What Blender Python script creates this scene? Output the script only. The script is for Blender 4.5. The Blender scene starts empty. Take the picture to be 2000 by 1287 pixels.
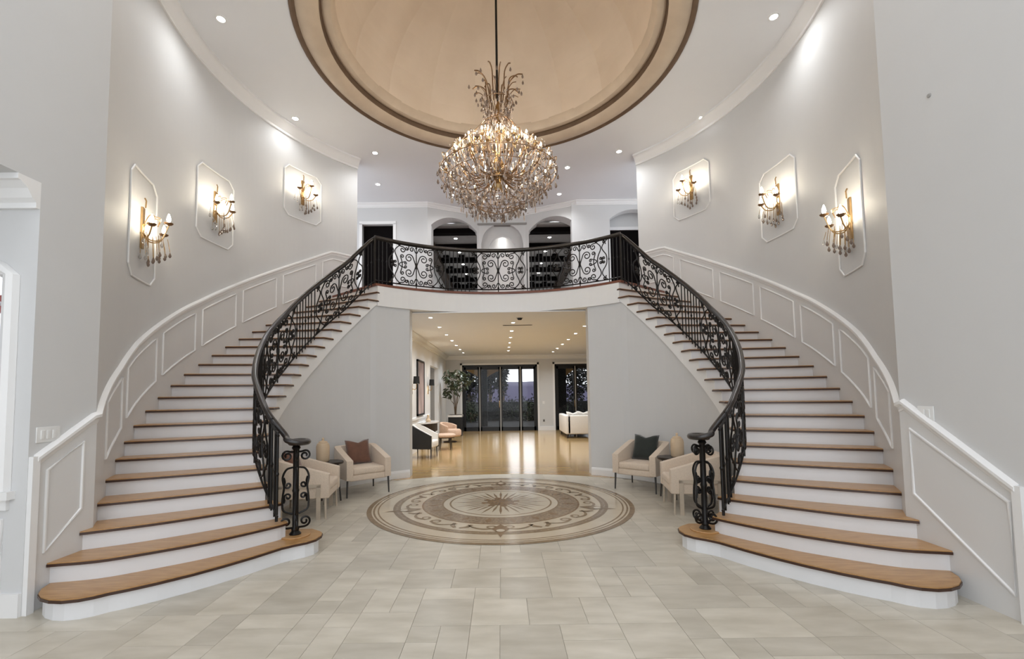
import bpy, bmesh, math, random
from mathutils import Vector, Matrix
random.seed(7)
sc = bpy.context.scene
COL = sc.collection
PI = math.pi
# ------------------------------------------------------------------ camera
FPX, TILT, ROLL = 885.0, 0.06, 0.0137
cam_d = bpy.data.cameras.new('camera'); cam = bpy.data.objects.new('camera', cam_d); COL.objects.link(cam)
cam_d.sensor_fit = 'HORIZONTAL'; cam_d.sensor_width = 36.0; cam_d.lens = FPX / 2000 * 36
cam_d.clip_start = 0.05; cam_d.clip_end = 500
cam_d.shift_x = (1000 - 978.3) / 2000; cam_d.shift_y = (769 - FPX * math.tan(TILT) - 643.5) / 2000
fw = Vector((0, math.cos(TILT), math.sin(TILT))); r0 = Vector((1, 0, 0)); u0 = Vector((0, -math.sin(TILT), math.cos(TILT)))
rt = r0 * math.cos(ROLL) - u0 * math.sin(ROLL); up = u0 * math.cos(ROLL) + r0 * math.sin(ROLL)
cam.matrix_world = Matrix(((rt.x, up.x, -fw.x, 0.03), (rt.y, up.y, -fw.y, 0), (rt.z, up.z, -fw.z, 1.6), (0, 0, 0, 1)))
sc.camera = cam
# ------------------------------------------------------------------ world and exposure
sc.view_settings.view_transform = 'Standard'; sc.view_settings.look = 'None'
sc.view_settings.gamma = 1.0; sc.view_settings.use_curve_mapping = False
sc.view_settings.exposure = 1.0
w = bpy.data.worlds.new('dusk_sky'); sc.world = w; w.use_nodes = True
bg = w.node_tree.nodes['Background']; bg.inputs['Color'].default_value = (0.90, 0.945, 1.0, 1); bg.inputs['Strength'].default_value = 1.15
sc.cycles.max_bounces = 8; sc.cycles.transmission_bounces = 5; sc.cycles.caustics_refractive = False; sc.cycles.caustics_reflective = False
DOWN_W, LIV_W = 33.0, 60.0

# ------------------------------------------------------------------ materials
MATS = {}
def node_mat(name):
    m = bpy.data.materials.new(name); m.use_nodes = True
    return m, m.node_tree.nodes, m.node_tree.links, m.node_tree.nodes['Principled BSDF']
def mat(name, col, rough=0.5, metal=0.0, vary=0.0, scale=8.0, bump=0.0, coat=0.0, stretch=None, col2=None, spec=None, sheen=0.0, rand=0.0, island=False):
    m, N, L, b = node_mat(name)
    b.inputs['Roughness'].default_value = rough; b.inputs['Metallic'].default_value = metal
    if coat: b.inputs['Coat Weight'].default_value = coat; b.inputs['Coat Roughness'].default_value = 0.12
    if spec is not None: b.inputs['Specular IOR Level'].default_value = spec
    if sheen: b.inputs['Sheen Weight'].default_value = sheen
    tc = N.new('ShaderNodeTexCoord'); mp = N.new('ShaderNodeMapping'); L.new(tc.outputs['Object'], mp.inputs['Vector'])
    if stretch: mp.inputs['Scale'].default_value = stretch
    nz = N.new('ShaderNodeTexNoise'); nz.inputs['Scale'].default_value = scale; nz.inputs['Detail'].default_value = 5
    L.new(mp.outputs['Vector'], nz.inputs['Vector'])
    c2 = col2 or tuple(max(0, c * (1 - vary)) for c in col)
    rp = N.new('ShaderNodeValToRGB'); rp.color_ramp.elements[0].position = 0.3; rp.color_ramp.elements[1].position = 0.72
    rp.color_ramp.elements[0].color = (*c2, 1); rp.color_ramp.elements[1].color = (*col, 1)
    L.new(nz.outputs['Fac'], rp.inputs['Fac'])
    out = rp.outputs['Color']
    if rand:
        oi = N.new('ShaderNodeNewGeometry') if island else N.new('ShaderNodeObjectInfo'); rnd = oi.outputs['Random Per Island' if island else 'Random']; hs = N.new('ShaderNodeHueSaturation'); ma = N.new('ShaderNodeMapRange')
        ma.inputs['To Min'].default_value = 1 - rand; ma.inputs['To Max'].default_value = 1 + rand
        L.new(rnd, ma.inputs['Value']); L.new(ma.outputs['Result'], hs.inputs['Value']); L.new(out, hs.inputs['Color'])
        ad = N.new('ShaderNodeVectorMath'); ad.operation = 'SCALE'; ad.inputs[3].default_value = 40.0
        cx = N.new('ShaderNodeCombineXYZ'); L.new(rnd, cx.inputs[0]); L.new(rnd, cx.inputs[1])
        L.new(cx.outputs[0], ad.inputs[0]); L.new(ad.outputs[0], mp.inputs['Location'])
        out = hs.outputs['Color']
    L.new(out, b.inputs['Base Color'])
    if bump:
        bp = N.new('ShaderNodeBump'); bp.inputs['Strength'].default_value = bump; bp.inputs['Distance'].default_value = 0.01
        L.new(nz.outputs['Fac'], bp.inputs['Height']); L.new(bp.outputs['Normal'], b.inputs['Normal'])
    MATS[name] = m
    return m
def emit(name, col, strength):
    m, N, L, b = node_mat(name)
    b.inputs['Base Color'].default_value = (*col, 1); b.inputs['Emission Color'].default_value = (*col, 1); b.inputs['Emission Strength'].default_value = strength
    MATS[name] = m
def glassy(name, col, rough, trans, ior=1.5):
    m, N, L, b = node_mat(name)
    b.inputs['Base Color'].default_value = (*col, 1); b.inputs['Roughness'].default_value = rough
    b.inputs['Transmission Weight'].default_value = trans; b.inputs['IOR'].default_value = ior
    MATS[name] = m
def pane(name, tint, refl):
    m, N, L, b = node_mat(name); N.remove(b)
    o = N['Material Output']; t = N.new('ShaderNodeBsdfTransparent'); g = N.new('ShaderNodeBsdfGlossy'); mx = N.new('ShaderNodeMixShader')
    t.inputs['Color'].default_value = (*tint, 1); g.inputs['Roughness'].default_value = 0.02; mx.inputs['Fac'].default_value = refl
    L.new(t.outputs[0], mx.inputs[1]); L.new(g.outputs[0], mx.inputs[2]); L.new(mx.outputs[0], o.inputs['Surface'])
    MATS[name] = m
mat('wall', (0.62, 0.62, 0.62), 0.65, vary=0.015, scale=3)
mat('ceiling', (0.80, 0.806, 0.82), 0.7, vary=0.015, scale=2)
mat('trim', (0.80, 0.795, 0.79), 0.4, vary=0.01)
mat('wainscot', (0.68, 0.675, 0.67), 0.45, vary=0.015, scale=2)
mat('riser', (0.74, 0.74, 0.75), 0.4, vary=0.03, scale=4)
mat('dome', (0.77, 0.645, 0.51), 0.6, scale=1.3, col2=(0.69, 0.565, 0.435), bump=0.05)
mat('dome_ring', (0.64, 0.52, 0.39), 0.5, scale=3, col2=(0.55, 0.44, 0.325))
mat('dome_fillet_shadow', (0.16, 0.10, 0.06), 0.6, vary=0.2)  # brown paint of the lip; in the ring groove, shadow put into colour
mat('oak', (0.50, 0.285, 0.115), 0.32, scale=5, col2=(0.36, 0.185, 0.065), stretch=(1.2, 9, 9), coat=0.15, rand=0.05)
mat('nosing', (0.055, 0.022, 0.012), 0.35, vary=0.3)
mat('landing_edge', (0.20, 0.065, 0.035), 0.35, vary=0.3)
mat('iron', (0.013, 0.011, 0.010), 0.38, metal=0.55, vary=0.3, scale=30)
mat('handrail', (0.016, 0.012, 0.011), 0.28, vary=0.2, coat=0.25)
mat('tile', (0.61, 0.565, 0.485), 0.28, scale=2.4, col2=(0.46, 0.42, 0.345), stretch=(1.0, 3.0, 1), rand=0.10, spec=0.45)
mat('tile_rest', (0.61, 0.565, 0.485), 0.28, scale=2.4, col2=(0.46, 0.42, 0.345), stretch=(1.0, 3.0, 1), rand=0.10, spec=0.45, island=True)
mat('grout', (0.52, 0.485, 0.43), 0.7, vary=0.1)
mat('cream_stone', (0.62, 0.535, 0.415), 0.16, vary=0.14, scale=3)
mat('cream_pale', (0.66, 0.59, 0.48), 0.16, vary=0.1, scale=3)
mat('brown_stone', (0.27, 0.19, 0.115), 0.18, vary=0.35, scale=12)
mat('rust_stone', (0.26, 0.165, 0.095), 0.18, vary=0.35, scale=12)
mat('mosaic', (0.37, 0.28, 0.195), 0.2, scale=26, col2=(0.17, 0.12, 0.08))
mat('boucle', (0.70, 0.575, 0.455), 0.9, vary=0.12, scale=60, bump=0.25, sheen=0.2)
mat('rust_velvet', (0.17, 0.075, 0.045), 0.85, vary=0.3, scale=9, sheen=0.4)
mat('green_velvet', (0.018, 0.024, 0.020), 0.85, vary=0.4, scale=9, sheen=0.3)
mat('dark_wood', (0.028, 0.018, 0.012), 0.4, vary=0.4)
mat('chair_leg_dark', (0.03, 0.024, 0.02), 0.35, vary=0.2)
mat('chair_leg_pale', (0.55, 0.46, 0.36), 0.45, vary=0.15)
mat('ceramic', (0.66, 0.50, 0.335), 0.5, vary=0.15, scale=6)
mat('black_metal', (0.01, 0.01, 0.01), 0.35, metal=0.3, vary=0.1)
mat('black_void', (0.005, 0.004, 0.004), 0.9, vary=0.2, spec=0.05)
mat('beam', (0.06, 0.036, 0.022), 0.5, vary=0.5, scale=5)
mat('coffer', (0.30, 0.29, 0.28), 0.7, vary=0.1)
mat('brass', (0.55, 0.36, 0.17), 0.25, metal=0.9, vary=0.25, scale=20)
mat('bronze', (0.32, 0.19, 0.10), 0.3, metal=0.75, vary=0.35, scale=20)
mat('candle', (0.72, 0.62, 0.46), 0.5, vary=0.05)
mat('smoke_crystal', (0.24, 0.17, 0.13), 0.06, vary=0.5, scale=9, spec=0.9)
glassy('crystal', (0.95, 0.87, 0.80), 0.04, 0.85, 1.5)
mat('amber_crystal', (0.62, 0.49, 0.40), 0.08, vary=0.4, scale=9, spec=1.0)
glassy('clear_drop', (0.95, 0.93, 0.9), 0.03, 0.9, 1.5)
mat('white_fabric', (0.76, 0.72, 0.67), 0.9, vary=0.06, scale=30, bump=0.15)
mat('grey_fabric', (0.22, 0.21, 0.20), 0.9, vary=0.5, scale=14)
mat('black_leather', (0.012, 0.011, 0.011), 0.4, vary=0.2)
mat('marble', (0.78, 0.76, 0.73), 0.15, vary=0.18, scale=6)
mat('rose_fabric', (0.58, 0.40, 0.29), 0.85, vary=0.15, scale=20)
mat('leaf', (0.10, 0.125, 0.07), 0.5, scale=4, col2=(0.03, 0.042, 0.022), rand=0.35)
mat('bark', (0.13, 0.085, 0.05), 0.8, vary=0.3)
mat('soil', (0.03, 0.02, 0.014), 0.9, vary=0.3)
mat('art', (0.62, 0.48, 0.45), 0.6, scale=2.2, col2=(0.20, 0.15, 0.14), stretch=(1, 1, 0.45))
mat('plastic_white', (0.76, 0.76, 0.75), 0.35, vary=0.02)
mat('shade_black', (0.008, 0.008, 0.008), 0.7, vary=0.2)
mat('hill', (0.070, 0.062, 0.112), 0.9, vary=0.25, scale=0.2)
mat('tree_far', (0.005, 0.006, 0.005), 0.9, vary=0.5, scale=2)
mat('shrub', (0.03, 0.045, 0.012), 0.9, col2=(0.006, 0.009, 0.004), scale=5)
mat('paving', (0.007, 0.0065, 0.0065), 0.9, vary=0.3, scale=2)
mat('soffit', (0.30, 0.17, 0.05), 0.6, vary=0.2)
mat('red_paint', (0.36, 0.035, 0.02), 0.45, vary=0.25, scale=10)
mat('mirror_grey', (0.34, 0.33, 0.315), 0.35, vary=0.05)
emit('lamp_lens', (1.0, 0.965, 0.90), 22.0)
emit('bulb', (1.0, 0.90, 0.75), 105.0)
emit('bulb_soft', (1.0, 0.89, 0.70), 48.0)
emit('sconce_glow', (1.0, 0.86, 0.62), 150.0)
pane('door_glass', (0.90, 0.90, 0.90), 0.012)
pane('window_glass', (0.93, 0.93, 0.95), 0.06)
# plank floor for the far room
m, N, L, b = node_mat('planks'); MATS['planks'] = m
tc = N.new('ShaderNodeTexCoord'); mp = N.new('ShaderNodeMapping'); L.new(tc.outputs['Object'], mp.inputs['Vector'])
bk = N.new('ShaderNodeTexBrick'); bk.inputs['Scale'].default_value = 1.0; bk.inputs['Brick Width'].default_value = 1.5; bk.inputs['Row Height'].default_value = 0.13
bk.inputs['Mortar Size'].default_value = 0.002; bk.inputs['Color1'].default_value = (0.57, 0.38, 0.17, 1); bk.inputs['Color2'].default_value = (0.49, 0.32, 0.15, 1); bk.inputs['Mortar'].default_value = (0.28, 0.15, 0.06, 1)
L.new(mp.outputs['Vector'], bk.inputs['Vector'])
nz = N.new('ShaderNodeTexNoise'); nz.inputs['Scale'].default_value = 3; mp2 = N.new('ShaderNodeMapping'); mp2.inputs['Scale'].default_value = (1, 10, 1); L.new(tc.outputs['Object'], mp2.inputs['Vector']); L.new(mp2.outputs['Vector'], nz.inputs['Vector'])
mx = N.new('ShaderNodeMix'); mx.data_type = 'RGBA'; mx.blend_type = 'MULTIPLY'; mx.inputs['Factor'].default_value = 0.35
L.new(bk.outputs['Color'], mx.inputs['A']); L.new(nz.outputs['Color'], mx.inputs['B']); L.new(mx.outputs['Result'], b.inputs['Base Color'])
b.inputs['Roughness'].default_value = 0.16; b.inputs['Coat Weight'].default_value = 0.3; b.inputs['Coat Roughness'].default_value = 0.1

# ------------------------------------------------------------------ mesh helpers
class MB:
    def __init__(s): s.v = []; s.f = []
    def add(s, v, f):
        o = len(s.v); s.v += [tuple(p) for p in v]; s.f += [tuple(i + o for i in q) for q in f]; return s
    def box(s, x0, x1, y0, y1, z0, z1):
        return s.add([(x0,y0,z0),(x1,y0,z0),(x1,y1,z0),(x0,y1,z0),(x0,y0,z1),(x1,y0,z1),(x1,y1,z1),(x0,y1,z1)],
                     [(0,3,2,1),(4,5,6,7),(0,1,5,4),(1,2,6,5),(2,3,7,6),(3,0,4,7)])
    def prism(s, poly, z0, z1):
        n = len(poly)
        return s.add([(p[0], p[1], z0) for p in poly] + [(p[0], p[1], z1) for p in poly],
                     [tuple(range(n))[::-1], tuple(range(n, 2*n))] + [(i, (i+1) % n, n + (i+1) % n, n + i) for i in range(n)])
    def lathe(s, prof, n=16, c=(0, 0, 0), a0=0.0, a1=2*PI, cap=False):
        full = abs(a1 - a0 - 2*PI) < 1e-6; m = n if full else n + 1; k = len(prof); v = []; f = []
        for i in range(m):
            a = a0 + (a1 - a0) * i / n
            v += [(c[0] + r * math.cos(a), c[1] + r * math.sin(a), c[2] + z) for r, z in prof]
        for i in range(n):
            j = (i + 1) % m
            f += [(i*k + q, j*k + q, j*k + q + 1, i*k + q + 1) for q in range(k - 1)]
        if cap and full:
            f.append(tuple(i*k for i in range(m))[::-1]); f.append(tuple(i*k + k - 1 for i in range(m)))
        return s.add(v, f)
    def tube(s, pts, r, n=6, closed=False, sx=1.0):
        P = [Vector(p) for p in pts]; q = len(P); rr = r if isinstance(r, (list, tuple)) else [r] * q
        T = []
        for i in range(q):
            a = P[(i-1) % q] if (closed or i > 0) else P[i]; c = P[(i+1) % q] if (closed or i < q-1) else P[i]
            t = (c - a); T.append(t.normalized() if t.length > 1e-9 else Vector((0, 0, 1)))
        nr = Vector((0, 0, 1)) if abs(T[0].z) < 0.9 else Vector((1, 0, 0))
        nr = (nr - T[0] * nr.dot(T[0])).normalized(); v = []; f = []
        for i in range(q):
            nr = nr - T[i] * nr.dot(T[i]); nr = nr.normalized() if nr.length > 1e-6 else T[i].orthogonal().normalized()
            b = T[i].cross(nr)
            for j in range(n):
                a = 2*PI*j/n; v.append(P[i] + (nr * math.cos(a) + b * math.sin(a) * sx) * rr[i])
        for i in range(q if closed else q - 1):
            k = (i + 1) % q
            f += [(i*n + j, i*n + (j+1) % n, k*n + (j+1) % n, k*n + j) for j in range(n)]
        if not closed: f += [tuple(range(n))[::-1], tuple(range((q-1)*n, q*n))]
        return s.add(v, f)
    def sweep(s, path, prof, closed=False, side=1):
        """path of (x,y,z); prof of (n,z): n to the left of travel times side"""
        P = [Vector(p) for p in path]; q = len(P); k = len(prof); v = []
        for i in range(q):
            a = P[(i-1) % q] if (closed or i > 0) else None; c = P[(i+1) % q] if (closed or i < q-1) else None
            def nrm(d): d = Vector((d.x, d.y)); d.normalize(); return Vector((-d.y, d.x)) * side
            n1 = nrm(P[i] - a) if a is not None else None; n2 = nrm(c - P[i]) if c is not None else None
            if n1 is None: n = n2
            elif n2 is None: n = n1
            else:
                n = n1 + n2; n.normalize(); n = n / max(0.3, n.dot(n1))
            v += [(P[i].x + n.x * u, P[i].y + n.y * u, P[i].z + z) for u, z in prof]
        f = []
        for i in range(q if closed else q - 1):
            j = (i + 1) % q
            f += [(i*k + e, j*k + e, j*k + (e+1) % k, i*k + (e+1) % k) for e in range(k)]
        if not closed: f += [tuple(range(k))[::-1], tuple(range((q-1)*k, q*k))]
        return s.add(v, f)
    def ribbon(s, path, z0, z1, t, side=1):
        """solid wall along plan path; z0,z1 per point (or numbers); thickness t to the left*side"""
        q = len(path); zz0 = z0 if isinstance(z0, list) else [z0]*q; zz1 = z1 if isinstance(z1, list) else [z1]*q; v = []
        for i in range(q):
            a = Vector(path[max(i-1, 0)][:2]); c = Vector(path[min(i+1, q-1)][:2]); d = (c - a).normalized(); n = Vector((-d.y, d.x)) * side * t
            x, y = path[i][0], path[i][1]
            v += [(x, y, zz0[i]), (x + n.x, y + n.y, zz0[i]), (x + n.x, y + n.y, zz1[i]), (x, y, zz1[i])]
        f = []
        for i in range(q - 1):
            f += [(i*4 + e, (i+1)*4 + e, (i+1)*4 + (e+1) % 4, i*4 + (e+1) % 4) for e in range(4)]
        f += [(3, 2, 1, 0), tuple(range((q-1)*4, q*4))]
        return s.add(v, f)
    def build(s, name, material, parent=None, smooth=False, bevel=0.0, loc=None):
        me = bpy.data.meshes.new(name); me.from_pydata(s.v, [], s.f)
        bm = bmesh.new(); bm.from_mesh(me); bmesh.ops.recalc_face_normals(bm, faces=bm.faces)
        if smooth:
            for fc in bm.faces: fc.smooth = True
            for e in bm.edges:
                if len(e.link_faces) == 2 and e.calc_face_angle(0) > 0.7: e.smooth = False
        bm.to_mesh(me); bm.free()
        return link(name, me, material, parent, bevel, loc)
def link(name, me, material, parent=None, bevel=0.0, loc=None):
    if material and not me.materials: me.materials.append(MATS[material])
    o = bpy.data.objects.new(name, me); COL.objects.link(o)
    if loc is not None: o.location = loc
    if parent is not None: o.parent = parent
    if bevel:
        bv = o.modifiers.new('bevel', 'BEVEL'); bv.width = bevel; bv.segments = 3; bv.limit_method = 'ANGLE'
        for p in me.polygons: p.use_smooth = True
    return o
def tag(o, label=None, cat=None, group=None, kind=None):
    if label: o['label'] = label
    if cat: o['category'] = cat
    if group: o['group'] = group
    if kind: o['kind'] = kind
    return o
def empty(name, loc=(0, 0, 0), rz=0.0, label=None, cat=None, group=None, parent=None):
    o = bpy.data.objects.new(name, None); COL.objects.link(o); o.location = loc; o.rotation_euler = (0, 0, rz); o.empty_display_size = 0.1
    if parent is not None: o.parent = parent
    return tag(o, label, cat, group)
def copy_tree(o, parent=None):
    c = o.copy(); COL.objects.link(c); c.parent = parent
    for ch in list(o.children): copy_tree(ch, c)
    return c
def struct(name, label=None, mb=None, material=None, **k):
    o = mb.build(name, material, **k); o['kind'] = 'structure'
    if label: o['label'] = label
    return o
def lerp_tab(tab, x):
    if x <= tab[0][0]: 
        (x0, y0), (x1, y1) = tab[0], tab[1]
    elif x >= tab[-1][0]:
        (x0, y0), (x1, y1) = tab[-2], tab[-1]
    else:
        for (x0, y0), (x1, y1) in zip(tab, tab[1:]):
            if x0 <= x <= x1: break
    return y0 + (y1 - y0) * (x - x0) / (x1 - x0)
def catmull(pts, n=8):
    P = [Vector(p) for p in pts]; P = [P[0]*2 - P[1]] + P + [P[-1]*2 - P[-2]]; out = []
    for i in range(1, len(P) - 2):
        for j in range(n):
            t = j / n; a, b, c, d = P[i-1:i+3]
            out.append(0.5 * ((2*b) + (c - a)*t + (2*a - 5*b + 4*c - d)*t*t + (3*b - a - 3*c + d)*t**3))
    out.append(P[-2]); return out

# ------------------------------------------------------------------ key dimensions
CY0 = 6.75                       # rotunda centre (0, CY0)
RO = 4.48                        # rotunda wall radius
RISE = 0.162; ZB = 23 * RISE     # balcony floor height
ZC = 6.9                         # ceiling
XW = 3.555; KA = 127.5           # flat side walls, kink angle
SLC, SLR, SLX = 5.96, 3.42, 2.29 # balcony edge arc
RI_T = [(50, 2.85), (53, 2.87), (60, 2.93), (68, 3.0), (78, 3.06), (89, 3.09), (100, 3.09), (110, 3.08), (120, 3.07), (134, 3.05), (140, 3.04)]
AI = [(1, 138), (2, 133.7), (3, 129.8), (4, 125.5), (5, 121.3), (6, 116.8), (8, 107.4), (12, 89.1), (15, 78.2), (18, 67.7), (22, 53.1), (23, 49.5)]
AO = [(3, 129), (4, 124.6), (5, 120.1), (6, 116.0), (8, 109.6), (12, 94.4), (13, 90.3), (17, 75.2), (22, 56.0), (23, 52.2)]
def RI(a): return lerp_tab(RI_T, a)
def pol(a, r): return (r * math.sin(math.radians(a)), CY0 + r * math.cos(math.radians(a)))
K_OF_AI = sorted((a, k) for k, a in AI); K_OF_AO = sorted((a, k) for k, a in AO)
def nose_in(a): return RISE * lerp_tab(K_OF_AI, a)
def nose_out(a): return RISE * lerp_tab(K_OF_AO, a)
def mx_(pts, s): return [(s * p[0],) + tuple(p[1:]) for p in pts]

# ------------------------------------------------------------------ floor
floor = struct('floor', 'pale beige travertine floor of mixed rectangular tiles', MB().box(-7, 7, -3, 9.2, -0.12, -0.006), 'grout')
cell = 0.205; nx, ny = 36, 33; gx0, gy0 = -nx * cell / 2, 2.42
grid = [[False] * nx for _ in range(ny)]; tiles = []
tr = random.Random(11)
for j in range(ny):
    for i in range(nx):
        if grid[j][i]: continue
        opts = [(3, 2), (2, 2), (2, 2), (2, 1), (2, 3), (1, 2), (1, 1)]; tr.shuffle(opts); opts += [(2, 1), (1, 1)]
        for a, b_ in opts:
            if i + a <= nx and j + b_ <= ny and not any(grid[j+q][i+p] for p in range(a) for q in range(b_)): break
        for p in range(a):
            for q in range(b_): grid[j+q][i+p] = True
        tiles.append((gx0 + i*cell, gy0 + j*cell, a*cell, b_*cell))
tmesh = {}
def tile_mesh(a, b):
    k = (round(a, 3), round(b, 3))
    if k not in tmesh:
        g = 0.0006; c = 0.0007
        v = [(g, g, -.012), (a-g, g, -.012), (a-g, b-g, -.012), (g, b-g, -.012), (g+c, g+c, 0), (a-g-c, g+c, 0), (a-g-c, b-g-c, 0), (g+c, b-g-c, 0)]
        me = bpy.data.meshes.new('tile'); me.from_pydata(v, [], [(4,5,6,7), (0,1,5,4), (1,2,6,5), (2,3,7,6), (3,0,4,7)]); tmesh[k] = me
    return tmesh[k]
keep = []
for x, y, a, b_ in tiles:
    cx, cy = x + a/2, y + b_/2; far = max(math.hypot(px, py - 6.8) for px in (x, x+a) for py in (y, y+b_))
    if far < 1.85: continue
    rr = math.hypot(cx, cy - CY0)
    if (rr > 3.25 and cy > 4.7) or (abs(cx) > 3.72) or (cy > 8.0 and math.hypot(cx, cy - 5.2) > 3.98 and rr > 2.4 and (abs(cx) > 1.9 or cy > 9.0)) or (abs(cx) > 2.95 and 3.9 < cy < 4.8): continue
    keep.append((cy, x, y, a, b_))
keep.sort()
for cy, x, y, a, b_ in keep[:300]: link('tile', tile_mesh(a, b_), 'tile', floor, loc=(x, y, 0))
rest2 = MB()
for cy, x, y, a, b_ in keep[300:]:
    me = tile_mesh(a, b_); rest2.add([(v.co.x + x, v.co.y + y, v.co.z) for v in me.vertices], [tuple(q.vertices) for q in me.polygons])
if rest2.v: tag(rest2.build('tile_field', 'tile_rest', floor), kind='stuff')
rest = MB()
for j in range(26):
    xo = 0.3 if j % 2 else 0
    for i in range(-12, 13):
        x = i * 0.61 + xo; y = gy0 - (j + 1) * 0.21
        rest.box(x + .002, x + .608, y + .002, y + .208, -.012, 0)
for s in (-1, 1): rest.box(min(s*3.7, s*6.9), max(s*3.7, s*6.9), 2.43, 3.5, -.012, 0)
tag(rest.build('tile_field', 'tile_rest', floor), kind='stuff')
# wooden floor of the far room: front edge follows the curved threshold
fr = [(-1.95 + 3.9 * i / 24, 5.2 + math.sqrt(3.95**2 - (-1.95 + 3.9 * i / 24)**2)) for i in range(25)]
struct('floor_living_room', 'glossy honey oak plank floor of the room beyond', MB().prism(fr + [(7, 9.0), (7, 19.75), (-2.6, 19.75), (-2.6, 9.0)], -0.02, 0.002), 'planks')

# ------------------------------------------------------------------ medallion
med = empty('floor_medallion', (0, 6.8, 0), 0, 'round inlaid stone medallion with scrolls and sunburst in the floor', 'medallion')
def ring(r0, r1, z, n=96): return MB().lathe([(r0, z - .002), (r0, z), (r1, z), (r1, z - .002)], n)
def disc(r, z, n=64): return MB().lathe([(0.0005, z), (r, z), (r, z - .003)], n)
disc(1.88, 0.003, 96).build('field', 'cream_stone', med)
ring(1.79, 1.90, 0.0045).build('outer_band', 'brown_stone', med)
ring(1.815, 1.835, 0.005).build('band_line', 'cream_stone', med)
ring(1.735, 1.755, 0.0045).build('thin_line', 'brown_stone', med)
ring(1.44, 1.545, 0.0045).build('inner_band', 'brown_stone', med)
ring(1.475, 1.505, 0.005).build('band_line', 'mosaic', med)
ring(0.86, 1.12, 0.0045).build('mosaic_ring', 'mosaic', med)
ring(1.12, 1.145, 0.0048).build('thin_line', 'rust_stone', med)
ring(0.835, 0.86, 0.0048).build('thin_line', 'brown_stone', med)
disc(0.835, 0.0042).build('sun_field', 'cream_pale', med)
ring(0.725, 0.75, 0.0048).build('thin_line', 'brown_stone', med)
rayme = None
for i in range(32):
    L1 = 0.70 if i % 2 == 0 else 0.6
    o = MB().add([(0.2, -.008, .0052), (L1*0.7, -.018, .0052), (L1, 0, .0052), (L1*0.7, .018, .0052), (0.2, .008, .0052)], [(0, 1, 2, 3, 4)]).build('sun_ray', 'rust_stone' if i % 4 == 0 else 'brown_stone', med)
    o.rotation_euler = (0, 0, 2*PI*i/32)
disc(0.2, 0.0052, 32).build('rosette', 'rust_stone', med)
for i in range(8):
    pe = MB().lathe([(0.0005, .0058), (0.05, .0058)], 12, (0.24, 0, 0)); o = pe.build('petal', 'rust_stone', med); o.rotation_euler = (0, 0, 2*PI*i/8 + .2)
for i in range(40):   # guilloche lozenges in the mosaic ring
    a = 2*PI*i/40
    o = MB().add([(0.89, 0, .0056), (0.985, -.045, .0056), (1.09, 0, .0056), (0.985, .045, .0056)], [(0, 1, 2, 3)]).build('lozenge', 'rust_stone' if i % 2 else 'mosaic', med); o.rotation_euler = (0, 0, a)
def flat_strip(pts, w):
    m_ = MB(); v = []; P = [Vector(p) for p in pts]; n = len(P)
    for i in range(n):
        d = (P[min(i+1, n-1)] - P[max(i-1, 0)]).normalized(); q = Vector((-d.y, d.x)); ww = w * (0.35 + 0.65 * math.sin(PI * (i + .5) / n))
        v += [(P[i].x + q.x*ww, P[i].y + q.y*ww, .0052), (P[i].x - q.x*ww, P[i].y - q.y*ww, .0052)]
    return m_.add(v, [(2*i, 2*i+1, 2*i+3, 2*i+2) for i in range(n-1)])
for i in range(8):
    for s in (-1, 1):
        pts = []
        for t in range(26):
            q = t / 25; a = s * (0.06 + 0.26 * min(1, q * 1.5)) ; rr = 1.22 + .13 * math.sin(q * PI * 1.1)
            if q > 0.62:
                th = (q - .62) / .38 * 2*PI * 0.9; k = 0.075 * (1 - .6 * (q - .62) / .38)
                pts.append((1.27 * math.cos(s*.3) + k*math.cos(th + 1) , s * (1.27 * math.sin(.3)) + s*k*math.sin(th + 1)))
            else: pts.append((rr * math.cos(a), rr * math.sin(a)))
        o = flat_strip(pts, 0.021).build('leaf_scroll', 'brown_stone', med); o.rotation_euler = (0, 0, 2*PI*i/8 + PI/8)
        lf = flat_strip([(1.2, s*.12), (1.30, s*.10), (1.37, s*.03)], .03).build('leaf_scroll', 'brown_stone', med); lf.rotation_euler = (0, 0, 2*PI*i/8 + PI/8)
for i, a in enumerate((-PI/2, PI/2, PI - .28, .28 - PI + PI, -.30, PI + .30)):
    if i in (2, 3): continue
    m_ = MB().add([(1.15, 0, .0062), (1.33, -.11, .0062), (1.45, -.05, .0062), (1.66, 0, .0062), (1.45, .05, .0062), (1.33, .11, .0062)], [(0, 1, 2, 3, 4, 5)])
    o = m_.build('palmette', 'rust_stone' if i < 2 else 'brown_stone', med); o.rotation_euler = (0, 0, a)
    o = MB().lathe([(0.0005, .007), (.05, .007)], 14, (1.4, 0, 0)).build('palmette_eye', 'cream_pale', med); o.rotation_euler = (0, 0, a)

# ------------------------------------------------------------------ rotunda walls
def side_wall(s):
    arc = [pol(44.6 + (KA - 44.6) * i / 60, RO) for i in range(61)]
    end_y = 3.46 if s < 0 else -3.0
    path = mx_(arc + [(XW, 3.99), (XW, end_y)], s)
    mb = MB().ribbon(path, 0.0, ZC + .05, 0.22, side=(1 if s > 0 else -1))
    if s < 0:   # header over the side passage
        mb.box(-XW - .22, -XW, -3.0, 3.46, 3.3, ZC + .05)
    o = struct('wall_left' if s < 0 else 'wall_right', None, mb, 'wall')
    return o
wl = side_wall(-1); wl['label'] = 'tall pale grey curved wall beside the left staircase'
wr = side_wall(1); wr['label'] = 'tall pale grey curved wall beside the right staircase'
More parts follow.
